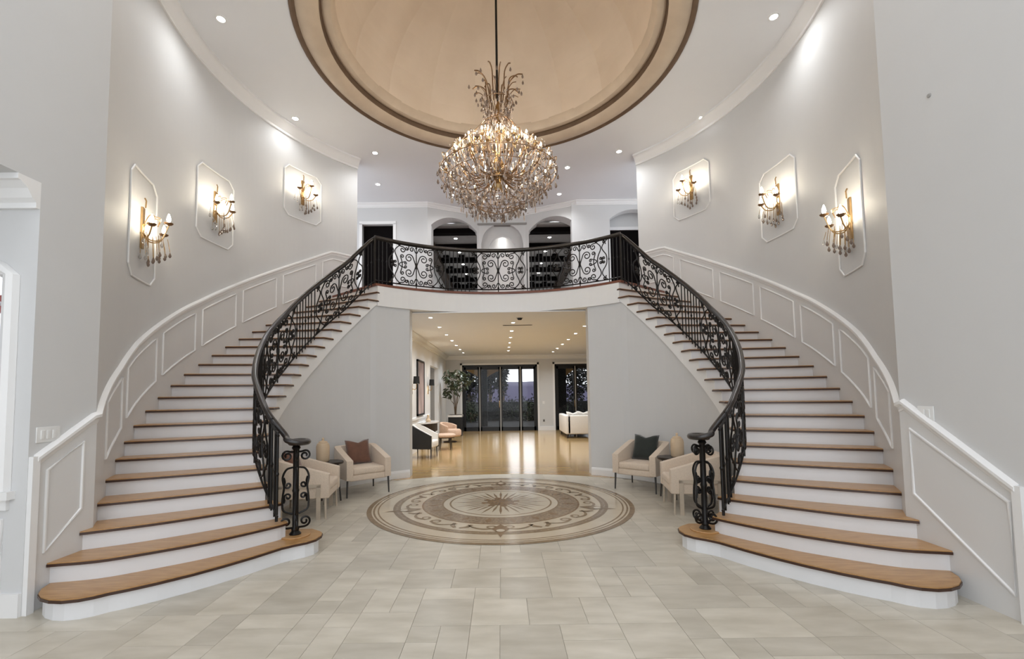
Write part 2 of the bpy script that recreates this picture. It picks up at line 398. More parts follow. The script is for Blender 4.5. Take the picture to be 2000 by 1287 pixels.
# side passage on the left: frontal wall with an arched window
def arch_profile(x0, x1, spring, crown, n=16):
    cx, hw, rise = (x0 + x1)/2, (x1 - x0)/2, crown - spring; R = (hw*hw + rise*rise) / (2*rise)
    return [(x0 + (x1 - x0)*i/n, crown - R + math.sqrt(max(0, R*R - (x0 + (x1 - x0)*i/n - cx)**2))) for i in range(n + 1)]
def arch_wall(p0, p1, z0, z1, a, b, sill, spring, crown, t, n=16, back=None):
    """wall from plan p0 to p1 with an arched opening between distances a and b; thickness t to the left"""
    P0 = Vector(p0); d = Vector(p1) - P0; Lw = d.length; d.normalize(); nn = Vector((-d.y, d.x)) if back is None else Vector(back)
    m_ = MB()
    def bx(u0, u1, za, zb, za2=None):
        za2 = za if za2 is None else za2
        q = []
        for off in (0, t):
            for u, zl, zh in ((u0, za, zb), (u1, za2, zb)):
                p = P0 + d*u + nn*off; q += [(p.x, p.y, zl), (p.x, p.y, zh)]
        m_.add(q, [(0,2,3,1), (4,5,7,6), (0,1,5,4), (2,6,7,3), (1,3,7,5), (0,4,6,2)])
    if a > 0: bx(0, a, z0, z1)
    if b < Lw: bx(b, Lw, z0, z1)
    if sill > z0: bx(a, b, z0, sill)
    ap = arch_profile(a, b, spring, crown, n)
    for (u, z), (u2, z2) in zip(ap, ap[1:]): bx(u, u2, z, z1, z2)
    return m_, ap, P0, d, nn
mb, ap, P0, d, nn = arch_wall((-6.2, 3.46), (-XW - .22, 3.46), 0, 3.35, 1.25, 2.425, 0.92, 2.52, 2.70, 0.2)
struct('wall_front', 'pale grey wall with the arched window beside the left staircase', mb, 'wall')
win = empty('window_1', (0, 0, 0)); tag(win, 'white arched window at the far left edge of the hall', kind='structure')
cas = [(-6.2 + 1.25, .92)] + [(-6.2 + u, z) for u, z in ap] + [(-6.2 + 2.425, .92)]
MB().tube([(x, 3.455, z) for x, z in [( -6.2+1.25-.05, .92)] + [(-6.2 + 1.8525 + (u-1.8525)*1.07, z+.045) for u, z in ap] + [(-6.2+2.425+.05, .92)]], 0.055, 8).build('casing', 'trim', win)
MB().box(-5.05, -3.64, 3.40, 3.47, .86, .92).box(-5.0, -3.68, 3.435, 3.47, .78, .86).build('window_sill', 'trim', win)
MB().box(-4.96, -3.775, 3.575, 3.585, .92, 2.72).build('pane', 'window_glass', win)
MB().box(-4.96, -3.775, 3.55, 3.60, 1.62, 1.66).box(-4.35, -4.31, 3.55, 3.60, .92, 2.7)  .box(-3.82, -3.775, 3.55, 3.61, .92, 2.6).build('sash', 'trim', win)
pnl = [(-4.9, .22), (-3.72, .22), (-3.72, .7), (-4.9, .7)]
tag(MB().tube([(x, 3.455, z) for x, z in pnl], .018, 6, closed=True).build('trim_1', 'trim'), 'white panel moulding under the arched window', kind='structure')
CROWN = [(0, -.25), (.035, -.25), (.035, -.20), (.07, -.17), (.11, -.10), (.165, -.055), (.19, -.05), (.19, 0), (0, 0)]
tag(MB().sweep([(-6.2, 3.46, 3.3), (-XW, 3.46, 3.3)], [(u*.9, z*.85) for u, z in CROWN], side=-1).build('trim_2', 'trim'), 'white crown moulding above the arched window', kind='structure')
struct('ceiling_passage', 'low white ceiling of the side passage', MB().box(-6.3, -XW - .22, -3, 3.45, 3.3, 3.36), 'ceiling')
struct('wall_passage_block', 'added unseen grey wall closing the left side passage against sky light', MB().box(-6.35, -6.2, -3, 3.66, 0, 3.36), 'wall')  # added out of view to keep sky light out of the passage
tag(MB().box(-6.2, -XW, 3.435, 3.46, 0, .17).build('baseboard_front', 'trim'), 'white baseboard under the arched window', kind='structure')
# what stands outside the window
o = empty('garden_fence', (-5.9, 4.62, 0), 0, 'red painted fence with studs seen through the arched window', 'fence')
MB().box(-1.1, 1.15, -.03, .03, 2.50, 2.68).build('top_board', 'red_paint', o)
MB().box(-1.1, 1.15, -.03, .03, 1.12, 1.32).build('bottom_board', 'red_paint', o)
for i in range(8):
    MB().lathe([(.0, .02), (.02, .012), (.028, 0)], 8).build('stud', 'trim', o).matrix_local = Matrix.Translation((-1.0 + i*.3, -.03, 2.59)) @ Matrix.Rotation(PI/2, 4, 'X')
for x in (-1.05, 1.2): MB().box(x-.05, x+.05, -.05, .05, 0, 2.7).build('post', 'red_paint', o)
# leafy mesh
def leaf_cluster(center, rad, count, size, rng, squash=1.0):
    m_ = MB()
    for _ in range(count):
        while True:
            p = Vector((rng.uniform(-1, 1), rng.uniform(-1, 1), rng.uniform(-1, 1)))
            if 0.25 < p.length < 1: break
        p = Vector((p.x*rad, p.y*rad, p.z*rad*squash)) + Vector(center)
        a = Vector((rng.uniform(-1, 1), rng.uniform(-1, 1), rng.uniform(-1, .6))).normalized(); b = a.orthogonal().normalized(); sz = size * rng.uniform(.6, 1.2)
        m_.add([p, p + a*sz*.5 + b*sz*.2, p + a*sz, p + a*sz*.5 - b*sz*.2], [(0, 1, 2, 3)])
    return m_
rg = random.Random(3)
tag(leaf_cluster((-5.0, 4.15, 1.35), .38, 420, .13, rg, 1.7).build('garden_shrub', 'tree_far'), 'dark shrub outside the arched window', 'shrub')

# flat trims: chair rails, wainscot and frames on the stair walls
RAILP = [(0, -.05), (.012, -.05), (.02, -.03), (.02, -.01), (.042, .005), (.042, .03), (.02, .045), (0, .05)]
for s in (-1, 1):
    nm = 'left' if s < 0 else 'right'
    pts = []; low = []
    for i in range(57):
        a = 45.2 + (KA - 45.2) * i / 56
        z = min(nose_out(a), ZB) + .92
        if a > 119: z = 1.44 + (119 + 8.5 - a) / 8.5 * (min(nose_out(119), ZB) + .92 - 1.44)
        pts.append((*pol(a, RO), z))
    if s < 0: tail = [(XW, 3.98, 1.43), (XW, 3.50, 1.13)]
    else: tail = [(XW, 3.98, 1.46), (XW, 3.14, .885)]
    path = mx_(pts + tail, s)
    tag(MB().sweep(path, RAILP, side=-1 if s > 0 else 1).build('trim_%d' % (3 if s < 0 else 4), 'trim', smooth=True), 'white chair rail climbing the wall of the %s staircase' % nm, kind='structure')
    # wainscot skin
    q = path; wa = MB().ribbon([p[:2] for p in q], 0.0, [p[2] for p in q], 0.008, side=-1 if s > 0 else 1)
    wobj = tag(wa.build('trim_%d' % (5 if s < 0 else 6), 'wainscot'), 'white wainscot below the chair rail of the %s staircase' % nm, kind='structure')
    # end post of the wainscot
    ey, ez = tail[-1][1], tail[-1][2]
    MB().box(min(s*XW, s*(XW - .035)), max(s*XW, s*(XW - .035)), ey - .035, ey + .02, 0, ez + .04).build('end_stile', 'trim', wobj)
    # frames
    for a0, a1 in ((47, 55), (57, 66.5), (68.5, 78), (80, 89.5), (91.5, 101), (103, 112.5), (114.5, 121)):
        top, bot = [], []
        for i in range(9):
            a = a0 + (a1 - a0) * i / 8; z = min(nose_out(a), ZB)
            x, y = pol(a, RO - .012); top.append((s*x, y, z + .79)); bot.append((s*x, y, z + .24))
        if bot[-1][2] < .2: continue
        MB().tube(top + bot[::-1], .0125, 6, closed=True).build('frame_moulding', 'trim', wobj, smooth=True)
    if s < 0: fr4 = [(-XW + .01, 3.90, 1.24), (-XW + .01, 3.60, 1.05), (-XW + .01, 3.60, .42), (-XW + .01, 3.90, .68)]
    else: fr4 = [(XW - .01, 3.93, 1.25), (XW - .01, 3.2, .80), (XW - .01, 3.2, .17), (XW - .01, 3.93, .70)]
    MB().tube(fr4, .013, 6, closed=True).build('frame_moulding', 'trim', wobj)
    # crown cornice
    cr = mx_([(*pol(44.6 + (KA - 44.6)*i/60, RO), ZC) for i in range(61)] + [(XW, 3.98, ZC), (XW, -3.0, ZC)], s)
    tag(MB().sweep(cr, [(u*.8, z*.8) for u, z in CROWN], side=-1 if s > 0 else 1).build('trim_%d' % (7 if s < 0 else 8), 'trim', smooth=True), 'white crown moulding along the curved wall on the %s' % nm, kind='structure')
    # picture frames of moulding round each sconce
    for (a0, a1, z0, z1) in ((104.3, 113.8, 3.0, 4.28), (81.3, 92.0, 4.03, 5.18), (55.7, 66.6, 5.13, 6.14)):
        pts = []; c = .11; da = math.degrees(c / RO)
        def cy_(a, z): x, y = pol(a, RO - .008); return (s*x, y, z)
        nseg = 6
        pts += [cy_(a0 + da + (a1 - a0 - 2*da)*i/nseg, z1) for i in range(nseg + 1)] + [cy_(a1, z1 - c)] + [cy_(a1, z0 + c)]
        pts += [cy_(a1 - da - (a1 - a0 - 2*da)*i/nseg, z0) for i in range(nseg + 1)] + [cy_(a0, z0 + c), cy_(a0, z1 - c)]
        which = {104.3: 'lowest', 81.3: 'middle', 55.7: 'highest'}[a0]
        tag(MB().tube(pts, .012, 6, closed=True).build('trim_panel', 'trim'), 'white moulding frame with cut corners around the %s sconce on the %s wall' % (which, nm), kind='structure')

# ------------------------------------------------------------------ ceiling and dome
def ceil_ring(r, n=96, X=6.4, Y0=-3.2, Y1=13.6):
    m_ = MB(); v = []
    for i in range(n):
        a = 2*PI*i/n; dx, dy = math.cos(a), math.sin(a)
        t = min([(X/abs(dx)) if abs(dx) > 1e-9 else 1e9, ((Y1 - CY0)/dy) if dy > 1e-9 else 1e9, ((Y0 - CY0)/dy) if dy < -1e-9 else 1e9])
        v += [(r*dx, CY0 + r*dy, ZC), (t*dx, CY0 + t*dy, ZC), (t*dx, CY0 + t*dy, ZC + .1), (r*dx, CY0 + r*dy, ZC + .1)]
    for i in range(n):
        j = (i + 1) % n; m_.f += [(i*4+e, j*4+e, j*4+(e+1) % 4, i*4+(e+1) % 4) for e in range(4)]
    m_.v = v
    for cxn in ((-X, Y0), (X, Y0), (X, Y1), (-X, Y1)):  # square off the corners
        pass
    return m_
struct('ceiling', 'white flat ceiling around the tan dome', ceil_ring(2.86), 'ceiling')
dm = empty('ceiling_dome', (0, CY0, ZC)); tag(dm, 'tan plaster dome recessed into the ceiling', kind='structure')
MB().lathe([(2.93, 0.02), (2.93, -.012), (2.90, -.02), (2.88, -.012), (2.855, .0), (2.80, .0)], 96).build('outer_lip', 'dome_fillet_shadow', dm, smooth=True)
MB().lathe([(2.87, .05), (2.85, -.0), (2.80, -.035), (2.70, -.04), (2.60, -.02), (2.545, .03)], 96).build('outer_ring', 'dome_ring', dm, smooth=True)
MB().lathe([(2.546, .028), (2.535, .11), (2.50, .118)], 96).build('ring_groove', 'dome_fillet_shadow', dm, smooth=True)
MB().lathe([(2.56, .16), (2.53, .12), (2.47, .09), (2.40, .10), (2.35, .16), (2.34, .26)], 96).build('inner_ring', 'dome_ring', dm, smooth=True)
prof = [(2.38, .24)] + [(2.36 * math.cos(t * PI/2 / 20), .26 + 1.75 * math.sin(t * PI/2 / 20)) for t in range(1, 21)]
prof[-1] = (0.01, prof[-1][1])
MB().lathe(prof, 16, a0=PI/16, a1=2*PI + PI/16).build('dome_shell', 'dome', dm)

# ------------------------------------------------------------------ balcony slab and lower walls
def slab_arc(off=0.0, n=40, xm=SLX):
    a1 = math.asin(xm / SLR); return [((SLR - off) * math.sin(-a1 + 2*a1*i/n), SLC + (SLR - off) * math.cos(-a1 + 2*a1*i/n)) for i in range(n + 1)]
arcp = slab_arc()
wp = pol(52.0, RO + .1); we = pol(44.8, RO + .1)
poly = arcp + [wp, we, (5.5, we[1] + .1), (5.5, 14.2), (-5.5, 14.2), (-5.5, we[1] + .1), (-we[0], we[1]), (-wp[0], wp[1])]
slab = struct('floor_balcony', 'balcony slab with white curved fascia between the two staircases', MB().prism(poly, 3.30, ZB - .045), 'trim')
MB().prism([(p[0]*1.012, p[1] - .03) for p in arcp] + poly[41:], ZB - .045, ZB).build('floor_boards', 'landing_edge', slab)
# lower wall under the stairs and balcony (each side), recessed a little behind the stringers
for s in (-1, 1):
    path, top = [], []
    a1 = math.asin(SLX / SLR); aj = math.asin(1.775 / (SLR + .05))
    for i in range(7):
        a = aj + (a1 - aj) * i / 6; path.append(((SLR + .05) * math.sin(a), SLC + (SLR + .05) * math.cos(a))); top.append(3.32)
    for i in range(34):
        a = 54.5 + (136 - 54.5) * i / 33; path.append(pol(a, RI(a) + .085)); top.append(max(.05, min(3.32, nose_in(a) - .2)))
    o = struct('wall_stair_' + ('left' if s < 0 else 'right'), 'pale grey curved wall under the %s staircase' % ('left' if s < 0 else 'right'), MB().ribbon(mx_(path, s), 0.0, top, 0.12, side=1 if s > 0 else -1), 'wall')
    # opening jamb back to the living room
    jx, jy = path[0]
    mbj = MB().box(min(s*jx, s*7), max(s*jx, s*7), jy + .06, jy + .26, 0, 3.32)
    if s < 0: mbj = MB().box(-2.5, -jx, jy + .02, jy + .26, 0, 3.32)
    else: mbj = MB().box(jx, 7, jy + .02, jy + .26, 0, 3.32)
    tag(mbj.build('wall_opening_' + ('left' if s < 0 else 'right'), 'wall'), 'pale grey jamb on the %s of the wide opening' % ('left' if s < 0 else 'right'), kind='structure')
    BASE = [(0, 0), (.022, 0), (.022, .11), (.012, .14), (0, .15)]
    tag(MB().sweep([(p[0], p[1], 0) for p in mx_(path[:30], s)], BASE, side=-1 if s > 0 else 1).build('baseboard_' + ('left' if s < 0 else 'right'), 'trim'), 'white baseboard along the curved wall under the %s staircase' % ('left' if s < 0 else 'right'), kind='structure')

# ------------------------------------------------------------------ staircases
def nosing_curve(k):
    """plan polyline from the inner end to the outer end of tread k"""
    if k == 1: return [(1.86, 4.80), (1.87, 4.69), (1.93, 4.60), (2.02, 4.53), (2.10, 4.45), (2.24, 4.22), (2.39, 4.01), (2.54, 3.83), (2.70, 3.67), (2.83, 3.56), (2.93, 3.49), (2.99, 3.43), (3.06, 3.385), (3.16, 3.36), (3.26, 3.37), (3.36, 3.41), (3.44, 3.47), (3.50, 3.55), (3.54, 3.66)]
    if k == 2: return [tuple(p)[:2] for p in catmull([(2.17, 4.71, 0), (2.25, 4.57, 0), (2.6, 4.16, 0), (2.95, 3.88, 0), (3.22, 3.71, 0), (3.545, 3.63, 0)], 4)]
    if k == 3: return [tuple(p)[:2] for p in catmull([(2.30, 4.86, 0), (2.40, 4.75, 0), (2.88, 4.34, 0), (3.2, 4.10, 0), (3.545, 3.90, 0)], 4)]
    ai, ao = lerp_tab(AI, k), lerp_tab(AO, k)
    p0, p1 = pol(ai, RI(ai) - .0), pol(ao, RO + .0)
    if k == 4: p1 = (3.74, 4.19)
    n = 6; out = []
    bow = {4: .03, 5: .02, 6: .015}.get(k, 0.0); d = Vector((p1[0]-p0[0], p1[1]-p0[1])); nn_ = Vector((d.y, -d.x)).normalized()
    for i in range(n + 1):
        t = i / n; w_ = bow * 4 * t * (1 - t); out.append((p0[0] + d.x*t + nn_.x*w_, p0[1] + d.y*t + nn_.y*w_))
    return out
NC = {k: nosing_curve(k) for k in range(1, 23)}
a23 = 51.8; NC[23] = [(SLX, 8.5), pol(52.0, RO + .0)]
def shift_back(c, dist):
    out = []
    for i, p in enumerate(c):
        a = Vector(c[max(i-1, 0)]); b_ = Vector(c[min(i+1, len(c)-1)]); d = (b_ - a).normalized(); n = Vector((-d.y, d.x)); out.append((p[0] + n.x*dist, p[1] + n.y*dist))
    return out
def staircase(s):
    nm = 'left' if s < 0 else 'right'
    st = empty('staircase', (s * 2.9, 4.2, 0), 0, 'curved staircase with oak treads and white risers on the %s' % nm, 'staircase', 'pair of curved staircases')
    inv = Matrix.Translation((-s*2.9, -4.2, 0))
    def put(mb, name, material, par=st, **kw):
        if par is st: mb.v = [(v[0] - s*2.9, v[1] - 4.2, v[2]) for v in mb.v]
        else: mb.v = [(v[0] - s*2.9, v[1] - 4.2, v[2]) for v in mb.v]
        return mb.build(name, material, par, **kw)
    TH = .030
    for k in range(1, 23):
        c = NC[k]; nx_ = NC[k+1]; z = k * RISE
        back = shift_back(nx_, .05)
        if k == 1:
            back = [(2.30, 5.02), (2.36, 4.90)] + [p for p in back if p[0] > 2.3]
            c_ = [(1.93, 4.94), (1.88, 4.88)] + c; front = c_ ; c0 = (2.05, 5.03)
            poly_ = [c0] + front + back[::-1]
        elif k in (2, 3): front = c; poly_ = front + back[::-1]
        else: front = c; poly_ = front + back[::-1]
        t = put(MB().prism(mx_(poly_, s), z - TH, z), 'tread', 'oak')
        inn_ = [back[0]] if k >= 4 else []
        put(MB().sweep([(s*p[0], p[1], z - TH) for p in inn_ + front], [(-.004, 0), (.006, -.0), (.006, TH*.68), (-.004, TH*.68)], side=-s*1), 'nosing', 'nosing', t)
        # riser below this tread
        rc = shift_back(c, .028)
        if k == 1: rc = shift_back([(2.08, 5.01), (1.95, 4.95)] + c, .025)
        elif k >= 4:
            a0 = Vector(rc[0]); a1_ = Vector(rc[-1]); rc[0] = tuple(a0 + (a1_ - a0).normalized() * .035)
        put(MB().ribbon(mx_(rc, s), z - RISE + (.0 if k > 1 else 0), z - TH, .02, side=s), 'riser', 'riser')
    rc = shift_back(NC[23], .03)
    put(MB().ribbon(mx_(rc, s), ZB - RISE, ZB - .045, .02, side=s), 'riser', 'riser')
    # inner stringer: saw-tooth top just under the treads, sloping bottom
    path, z0, z1 = [], [], []
    def level(a):
        k = 0
        for kk in range(1, 24):
            if a <= lerp_tab(AI, kk) + .0: k = kk
        return k
    marks = [136.0]
    for kk in range(2, 24):
        aa = lerp_tab(AI, kk) - .6
        if aa < 135.5: marks += [aa + .02, aa - .02, aa - 1.2, aa - 2.4]
    for a in [m_ for m_ in marks if m_ > 51.5]:
        k = max(1, min(22, sum(1 for kk in range(1, 23) if lerp_tab(AI, kk) - .6 > a)))
        path.append(pol(a, RI(a) + .04)); z1.append(k * RISE - TH); z0.append(max(0.0, min(nose_in(a) - .42 + .16 * max(0, min(1, (76 - a) / 23)), k * RISE - TH - .05)))
    put(MB().ribbon(mx_(path, s), z0, z1, .06, side=-s), 'stringer', 'trim')
    return st
staircase(-1); staircase(1)

# ------------------------------------------------------------------ railings
def spiral_curve(p0, d0, c, r, a0, turns, sg, n1=7, n2=20, k=.75):
    a0 = math.radians(a0); p1 = Vector((c[0] + r*math.cos(a0), c[1] + r*math.sin(a0))); t1 = Vector((-math.sin(a0), math.cos(a0))) * sg
    P0 = Vector(p0); D0 = Vector(d0).normalized(); ln = (p1 - P0).length; out = []
    for i in range(n1):
        t = i / n1; h00, h10, h01, h11 = 2*t**3 - 3*t*t + 1, t**3 - 2*t*t + t, -2*t**3 + 3*t*t, t**3 - t*t
        out.append(P0*h00 + D0*ln*h10*1.2 + p1*h01 + t1*ln*h11*1.2)
    for i in range(n2 + 1):
        t = i / n2; rr = r * (1 - k*t); a = a0 + sg*2*PI*turns*t; out.append(Vector((c[0] + rr*math.cos(a), c[1] + rr*math.sin(a))))
    return out
HP = .80
def panel_curves():
    """curves of one scroll panel's right half in (u, v); v measured from the bottom rail, 0..HP"""
    cs = []
    def both(c): cs.append(c); cs.append([Vector((p.x, HP - p.y)) for p in c])
    both(spiral_curve((.012, .41), (.35, 1), (.155, .545), .088, 160, 1.35, -1))
    both(spiral_curve((.012, .665), (.5, 1), (.095, .725), .05, 165, 1.2, -1, n2=14))
    both(spiral_curve((.42, .80), (-1, -.05), (.295, .70), .065, 80, 1.3, 1, n2=16))
    both(spiral_curve((.30, .40), (.1, 1), (.30, .565), .04, -20, 1.2, 1, n2=14))
    cs.append([Vector((p.x, p.y)) for p in catmull([(.33, HP, 0), (.44, .70, 0), (.455, .62, 0), (.40, .50, 0), (.385, .40, 0), (.40, .30, 0), (.455, .18, 0), (.44, .10, 0), (.33, 0, 0)], 4)])
    cs.append([Vector((p.x, p.y)) for p in catmull([(.60, HP, 0), (.50, .70, 0), (.49, .62, 0), (.57, .50, 0), (.585, .40, 0), (.57, .30, 0), (.49, .18, 0), (.50, .10, 0), (.60, 0, 0)], 4)])
    both(spiral_curve((.485, .40), (-.7, .7), (.452, .437), .028, 45, 1.1, 1, n1=4, n2=12))
    both(spiral_curve((.485, .40), (.7, .7), (.518, .437), .028, 135, 1.1, -1, n1=4, n2=12))
    both(spiral_curve((.365, .40), (-.4, 1), (.235, .435), .032, 60, 1.1, 1, n1=5, n2=12))
    both(spiral_curve((.155, .80), (.3, -1), (.205, .735), .036, 200, 1.2, 1, n1=5, n2=14))
    both(spiral_curve((.56, .71), (.1, 1), (.525, .76), .028, 0, 1.1, 1, n1=4, n2=12))
    return cs
PANEL = panel_curves()
BARS = (.63, .72, .80, .885)
class RPath:
    def __init__(s, pts):
        s.P = [Vector(p) for p in pts]; s.U = [0.0]
        for a, b_ in zip(s.P, s.P[1:]): s.U.append(s.U[-1] + math.hypot(b_.x - a.x, b_.y - a.y))
        s.L = s.U[-1]
    def at(s, u, v):
        u = max(0, min(s.L, u)); i = 0
        lo, hi = 0, len(s.U) - 2
        while lo < hi:
            md = (lo + hi + 1) // 2
            if s.U[md] <= u: lo = md
            else: hi = md - 1
        t = (u - s.U[lo]) / max(1e-9, s.U[lo+1] - s.U[lo]); p = s.P[lo].lerp(s.P[lo+1], t); return Vector((p.x, p.y, p.z + v))
VB = .065; VT = VB + HP + .02
def railing(root, rp, spindles, half, handrail_pts=None):
    org = root.location
    def loc(pts): return [p - Vector(org) for p in pts]
    n = max(24, int(rp.L / .06))
    us = [rp.L * i / n for i in range(n + 1)]
    hp = handrail_pts or [rp.at(u, VT + .02) for u in us]
    MB().tube(loc(hp), .034, 10, sx=.9).build('handrail', 'handrail', root, smooth=True)
    MB().tube(loc([rp.at(u, VT - .015) for u in us]), .016, 4).build('top_rail', 'iron', root)
    MB().tube(loc([rp.at(u, VB) for u in us]), .013, 4).build('bottom_rail', 'iron', root)
    sc_ = half / .885; done = set()
    for u0 in spindles:
        sp = [(.0, -.065, .010), (0, .0, .010), (0, .03, .024), (0, .06, .010), (0, HP*.5 - .07, .011), (0, HP*.5 - .02, .024), (0, HP*.5 + .02, .024), (0, HP*.5 + .07, .011), (0, HP - .06, .010), (0, HP - .03, .024), (0, HP, .010), (0, HP + .02, .01)]
        MB().tube(loc([rp.at(u0, VB + q[1]) for q in sp]), [q[2] for q in sp], 8).build('spindle', 'iron', root, smooth=True)
        for c in PANEL:
            for sg in (-1, 1):
                pts = [(u0 + sg * p.x * sc_, VB + p.y) for p in c]
                if min(p[0] for p in pts) < -.02 or max(p[0] for p in pts) > rp.L + .02: continue
                MB().tube(loc([rp.at(a, b_) for a, b_ in pts]), .0108, 5).build('scroll', 'iron', root, smooth=True)
        for b_ in BARS:
            for sg in (-1, 1):
                u = round(u0 + sg * b_ * sc_, 3)
                if u < .0 or u > rp.L or any(abs(u - q) < .02 for q in done): continue
                done.add(u)
                MB().tube(loc([rp.at(u, 0.0), rp.at(u, VB + HP*.5 - .03), rp.at(u, VB + HP*.5), rp.at(u, VB + HP*.5 + .03), rp.at(u, VT)]), [.0095, .0095, .017, .0095, .0095], 6).build('baluster', 'iron', root)
rb = empty('balcony_railing', (0, 9.34, ZB), 0, 'black wrought iron scroll railing along the balcony edge', 'railing')
rp = RPath([(p[0], p[1], ZB) for p in slab_arc(-.05, 60, SLX + .03)])
railing(rb, rp, [rp.L/2 - 1.72, rp.L/2, rp.L/2 + 1.72], .86)
for x in (0, rp.L):
    MB().tube([rp.at(x, 0) - rb.location, rp.at(x, VT) - rb.location], .022, 4).build('corner_post', 'iron', rb)
for s in (-1, 1):
    nm = 'left' if s < 0 else 'right'
    pts = [(s * (SLX + .06), 8.56, ZB)]
    for i in range(70):
        a = 54.0 + (133.5 - 54.0) * i / 69; rr = RI(a) + .13 - max(0, (a - 118) / 15.5) * .10; pts.append((s * pol(a, rr)[0], pol(a, rr)[1], min(ZB, nose_in(a) + max(0, (64 - a) / 10) * .13)))
    rs = RPath(pts); NX, NY = s * 2.13, 4.80
    r_ = empty('stair_railing', (NX, NY, RISE), 0, 'black wrought iron scroll railing sweeping down the %s staircase' % nm, 'railing', 'pair of stair railings')
    hp = [rs.at(rs.L * i / 80, VT + .02) for i in range(77)]
    e = hp[-1]; zt = 1.13   # ease to the newel and end in a volute
    a_ = [Vector((s * 2.21, 4.72, 1.20)), Vector((s * 2.16, 4.66, 1.155)), Vector((s * 2.06, 4.67, 1.13)), Vector((s * 2.01, 4.76, 1.125)), Vector((s * 2.04, 4.86, 1.125)), Vector((s * 2.13, 4.89, 1.125)), Vector((s * 2.18, 4.83, 1.125)), Vector((s * 2.15, 4.79, 1.125))]
    hp2 = catmull(hp[-9::4] + a_, 5)
    railing(r_, rs, [rs.L / 6, rs.L / 2, rs.L * 5 / 6], rs.L / 6, hp[:-9] + hp2)
    o3 = Vector((NX, NY, RISE))
    MB().lathe([(.0005, 0), (.055, 0), (.06, .02), (.035, .05), (.04, .07), (.03, .09), (.03, .44), (.036, .46), (.03, .48), (.03, .88), (.045, .90), (.03, .93), (.0005, .95)], 12).build('newel_post', 'iron', r_, smooth=True)
    disc_ = MB().lathe([(.0005, .93), (.07, .93), (.08, .94), (.08, .96), (.07, .965), (.0005, .965)], 24).build('newel_cap', 'handrail', r_, smooth=True)
    for j in range(4):
        ca, sa = math.cos(j*PI/2 + .5), math.sin(j*PI/2 + .5)
        def rad(c): return [(p.x*ca, p.x*sa, p.y) for p in c]
        cage = [Vector((p.x, p.y)) for p in catmull([(.03, .70, 0), (.09, .68, 0), (.125, .60, 0), (.11, .50, 0), (.12, .42, 0), (.125, .33, 0), (.11, .26, 0), (.03, .22, 0)], 4)]
        for c in (cage, spiral_curve((.03, .08), (1, .05), (.09, .14), .055, -60, 1.3, 1), spiral_curve((.03, .86), (1, -.2), (.085, .82), .05, 60, 1.3, -1), spiral_curve((.115, .60), (-.3, -1), (.075, .52), .035, 20, 1.2, -1, n1=4, n2=14), spiral_curve((.115, .34), (-.3, 1), (.075, .40), .035, -20, 1.2, 1, n1=4, n2=14)):
            MB().tube(rad(c), .011, 5).build('newel_scroll', 'iron', r_, smooth=True)
    MB().lathe([(.0005, -.004), (.145, -.004), (.15, .006), (.145, .012), (.0005, .014)], 24).build('newel_plinth', 'oak', r_)
    e0 = rs.at(rs.L - .02, 0) - o3
    MB().tube([e0, e0 + Vector((0, 0, .45)), e0 + Vector((0, 0, .47)), e0 + Vector((0, 0, .49)), e0 + Vector((0, 0, .90))], [.015, .015, .022, .015, .015], 8).build('end_post', 'iron', r_)
    e1 = rs.at(rs.L - .16, 0) - o3
    MB().tube([e1, e1 + Vector((0, 0, .93))], .013, 8).build('end_post', 'iron', r_)

# ------------------------------------------------------------------ balcony hall
HX = 0.12; BY = 12.25
hall = MB()
def hall_door_wall(x0, x1, dx0, dx1, top):
    m_ = MB().box(x0, dx0, BY, BY + .25, ZB, ZC + .02); m_.box(dx1, x1, BY, BY + .25, ZB, ZC + .02); m_.box(dx0, dx1, BY, BY + .25, top, ZC + .02); return m_
struct('wall_hall_left', 'pale grey hall wall with a dark doorway on the left', hall_door_wall(-5.6, HX - 2.06, -3.74, -2.89, 6.31), 'wall')
d1 = empty('door_1', (-3.31, BY, ZB)); tag(d1, 'dark doorway with white casing in the hall above on the left', kind='structure')
MB().sweep([(-3.74 + 3.31, -.012, 0), (-3.74 + 3.31, -.012, 0)], [(0, 0)], side=1) if False else None
MB().box(-.51, -.43, -.02, .05, 0, 2.60).box(.42, .50, -.02, .05, 0, 2.60).box(-.51, .50, -.02, .05, 2.52 + .07, 2.67).build('casing', 'trim', d1)
MB().box(-.43, .42, .12, .16, 0, 2.60).build('door_leaf', 'black_void', d1)
MB().lathe([(.0005, .05), (.025, .04), (.03, .02), (.01, 0)], 10).build('door_knob', 'brass', d1).matrix_local = Matrix.Translation((.33, .12, 1.0)) @ Matrix.Rotation(PI/2, 4, 'X')
mb, ap, P0, d, nn = arch_wall((HX + 1.92, BY), (5.6, BY), ZB, ZC + .02, 1.05, 2.4, ZB, 6.38, 6.64, .25)
struct('wall_hall_right', 'pale grey hall wall with an arched niche on the right', mb, 'wall')
struct('wall_niche_right', 'grey back of the arched niche in the hall on the right', MB().box(2.9, 4.6, BY + .55, BY + .7, 6.28, 6.9).box(2.9, 3.12, BY + .55, BY + .7, ZB, 6.9).box(4.4, 4.6, BY + .55, BY + .7, ZB, 6.9), 'wall')
d2 = empty('door_2', (3.7, BY + .6, ZB)); tag(d2, 'dark doorway under the arched niche on the right above', kind='structure')
MB().box(-.6, .7, 0, .05, 0, 2.6).build('door_leaf', 'black_void', d2)
MB().box(-.66, .76, -.08, -.03, 2.53, 2.62).build('casing', 'trim', d2)
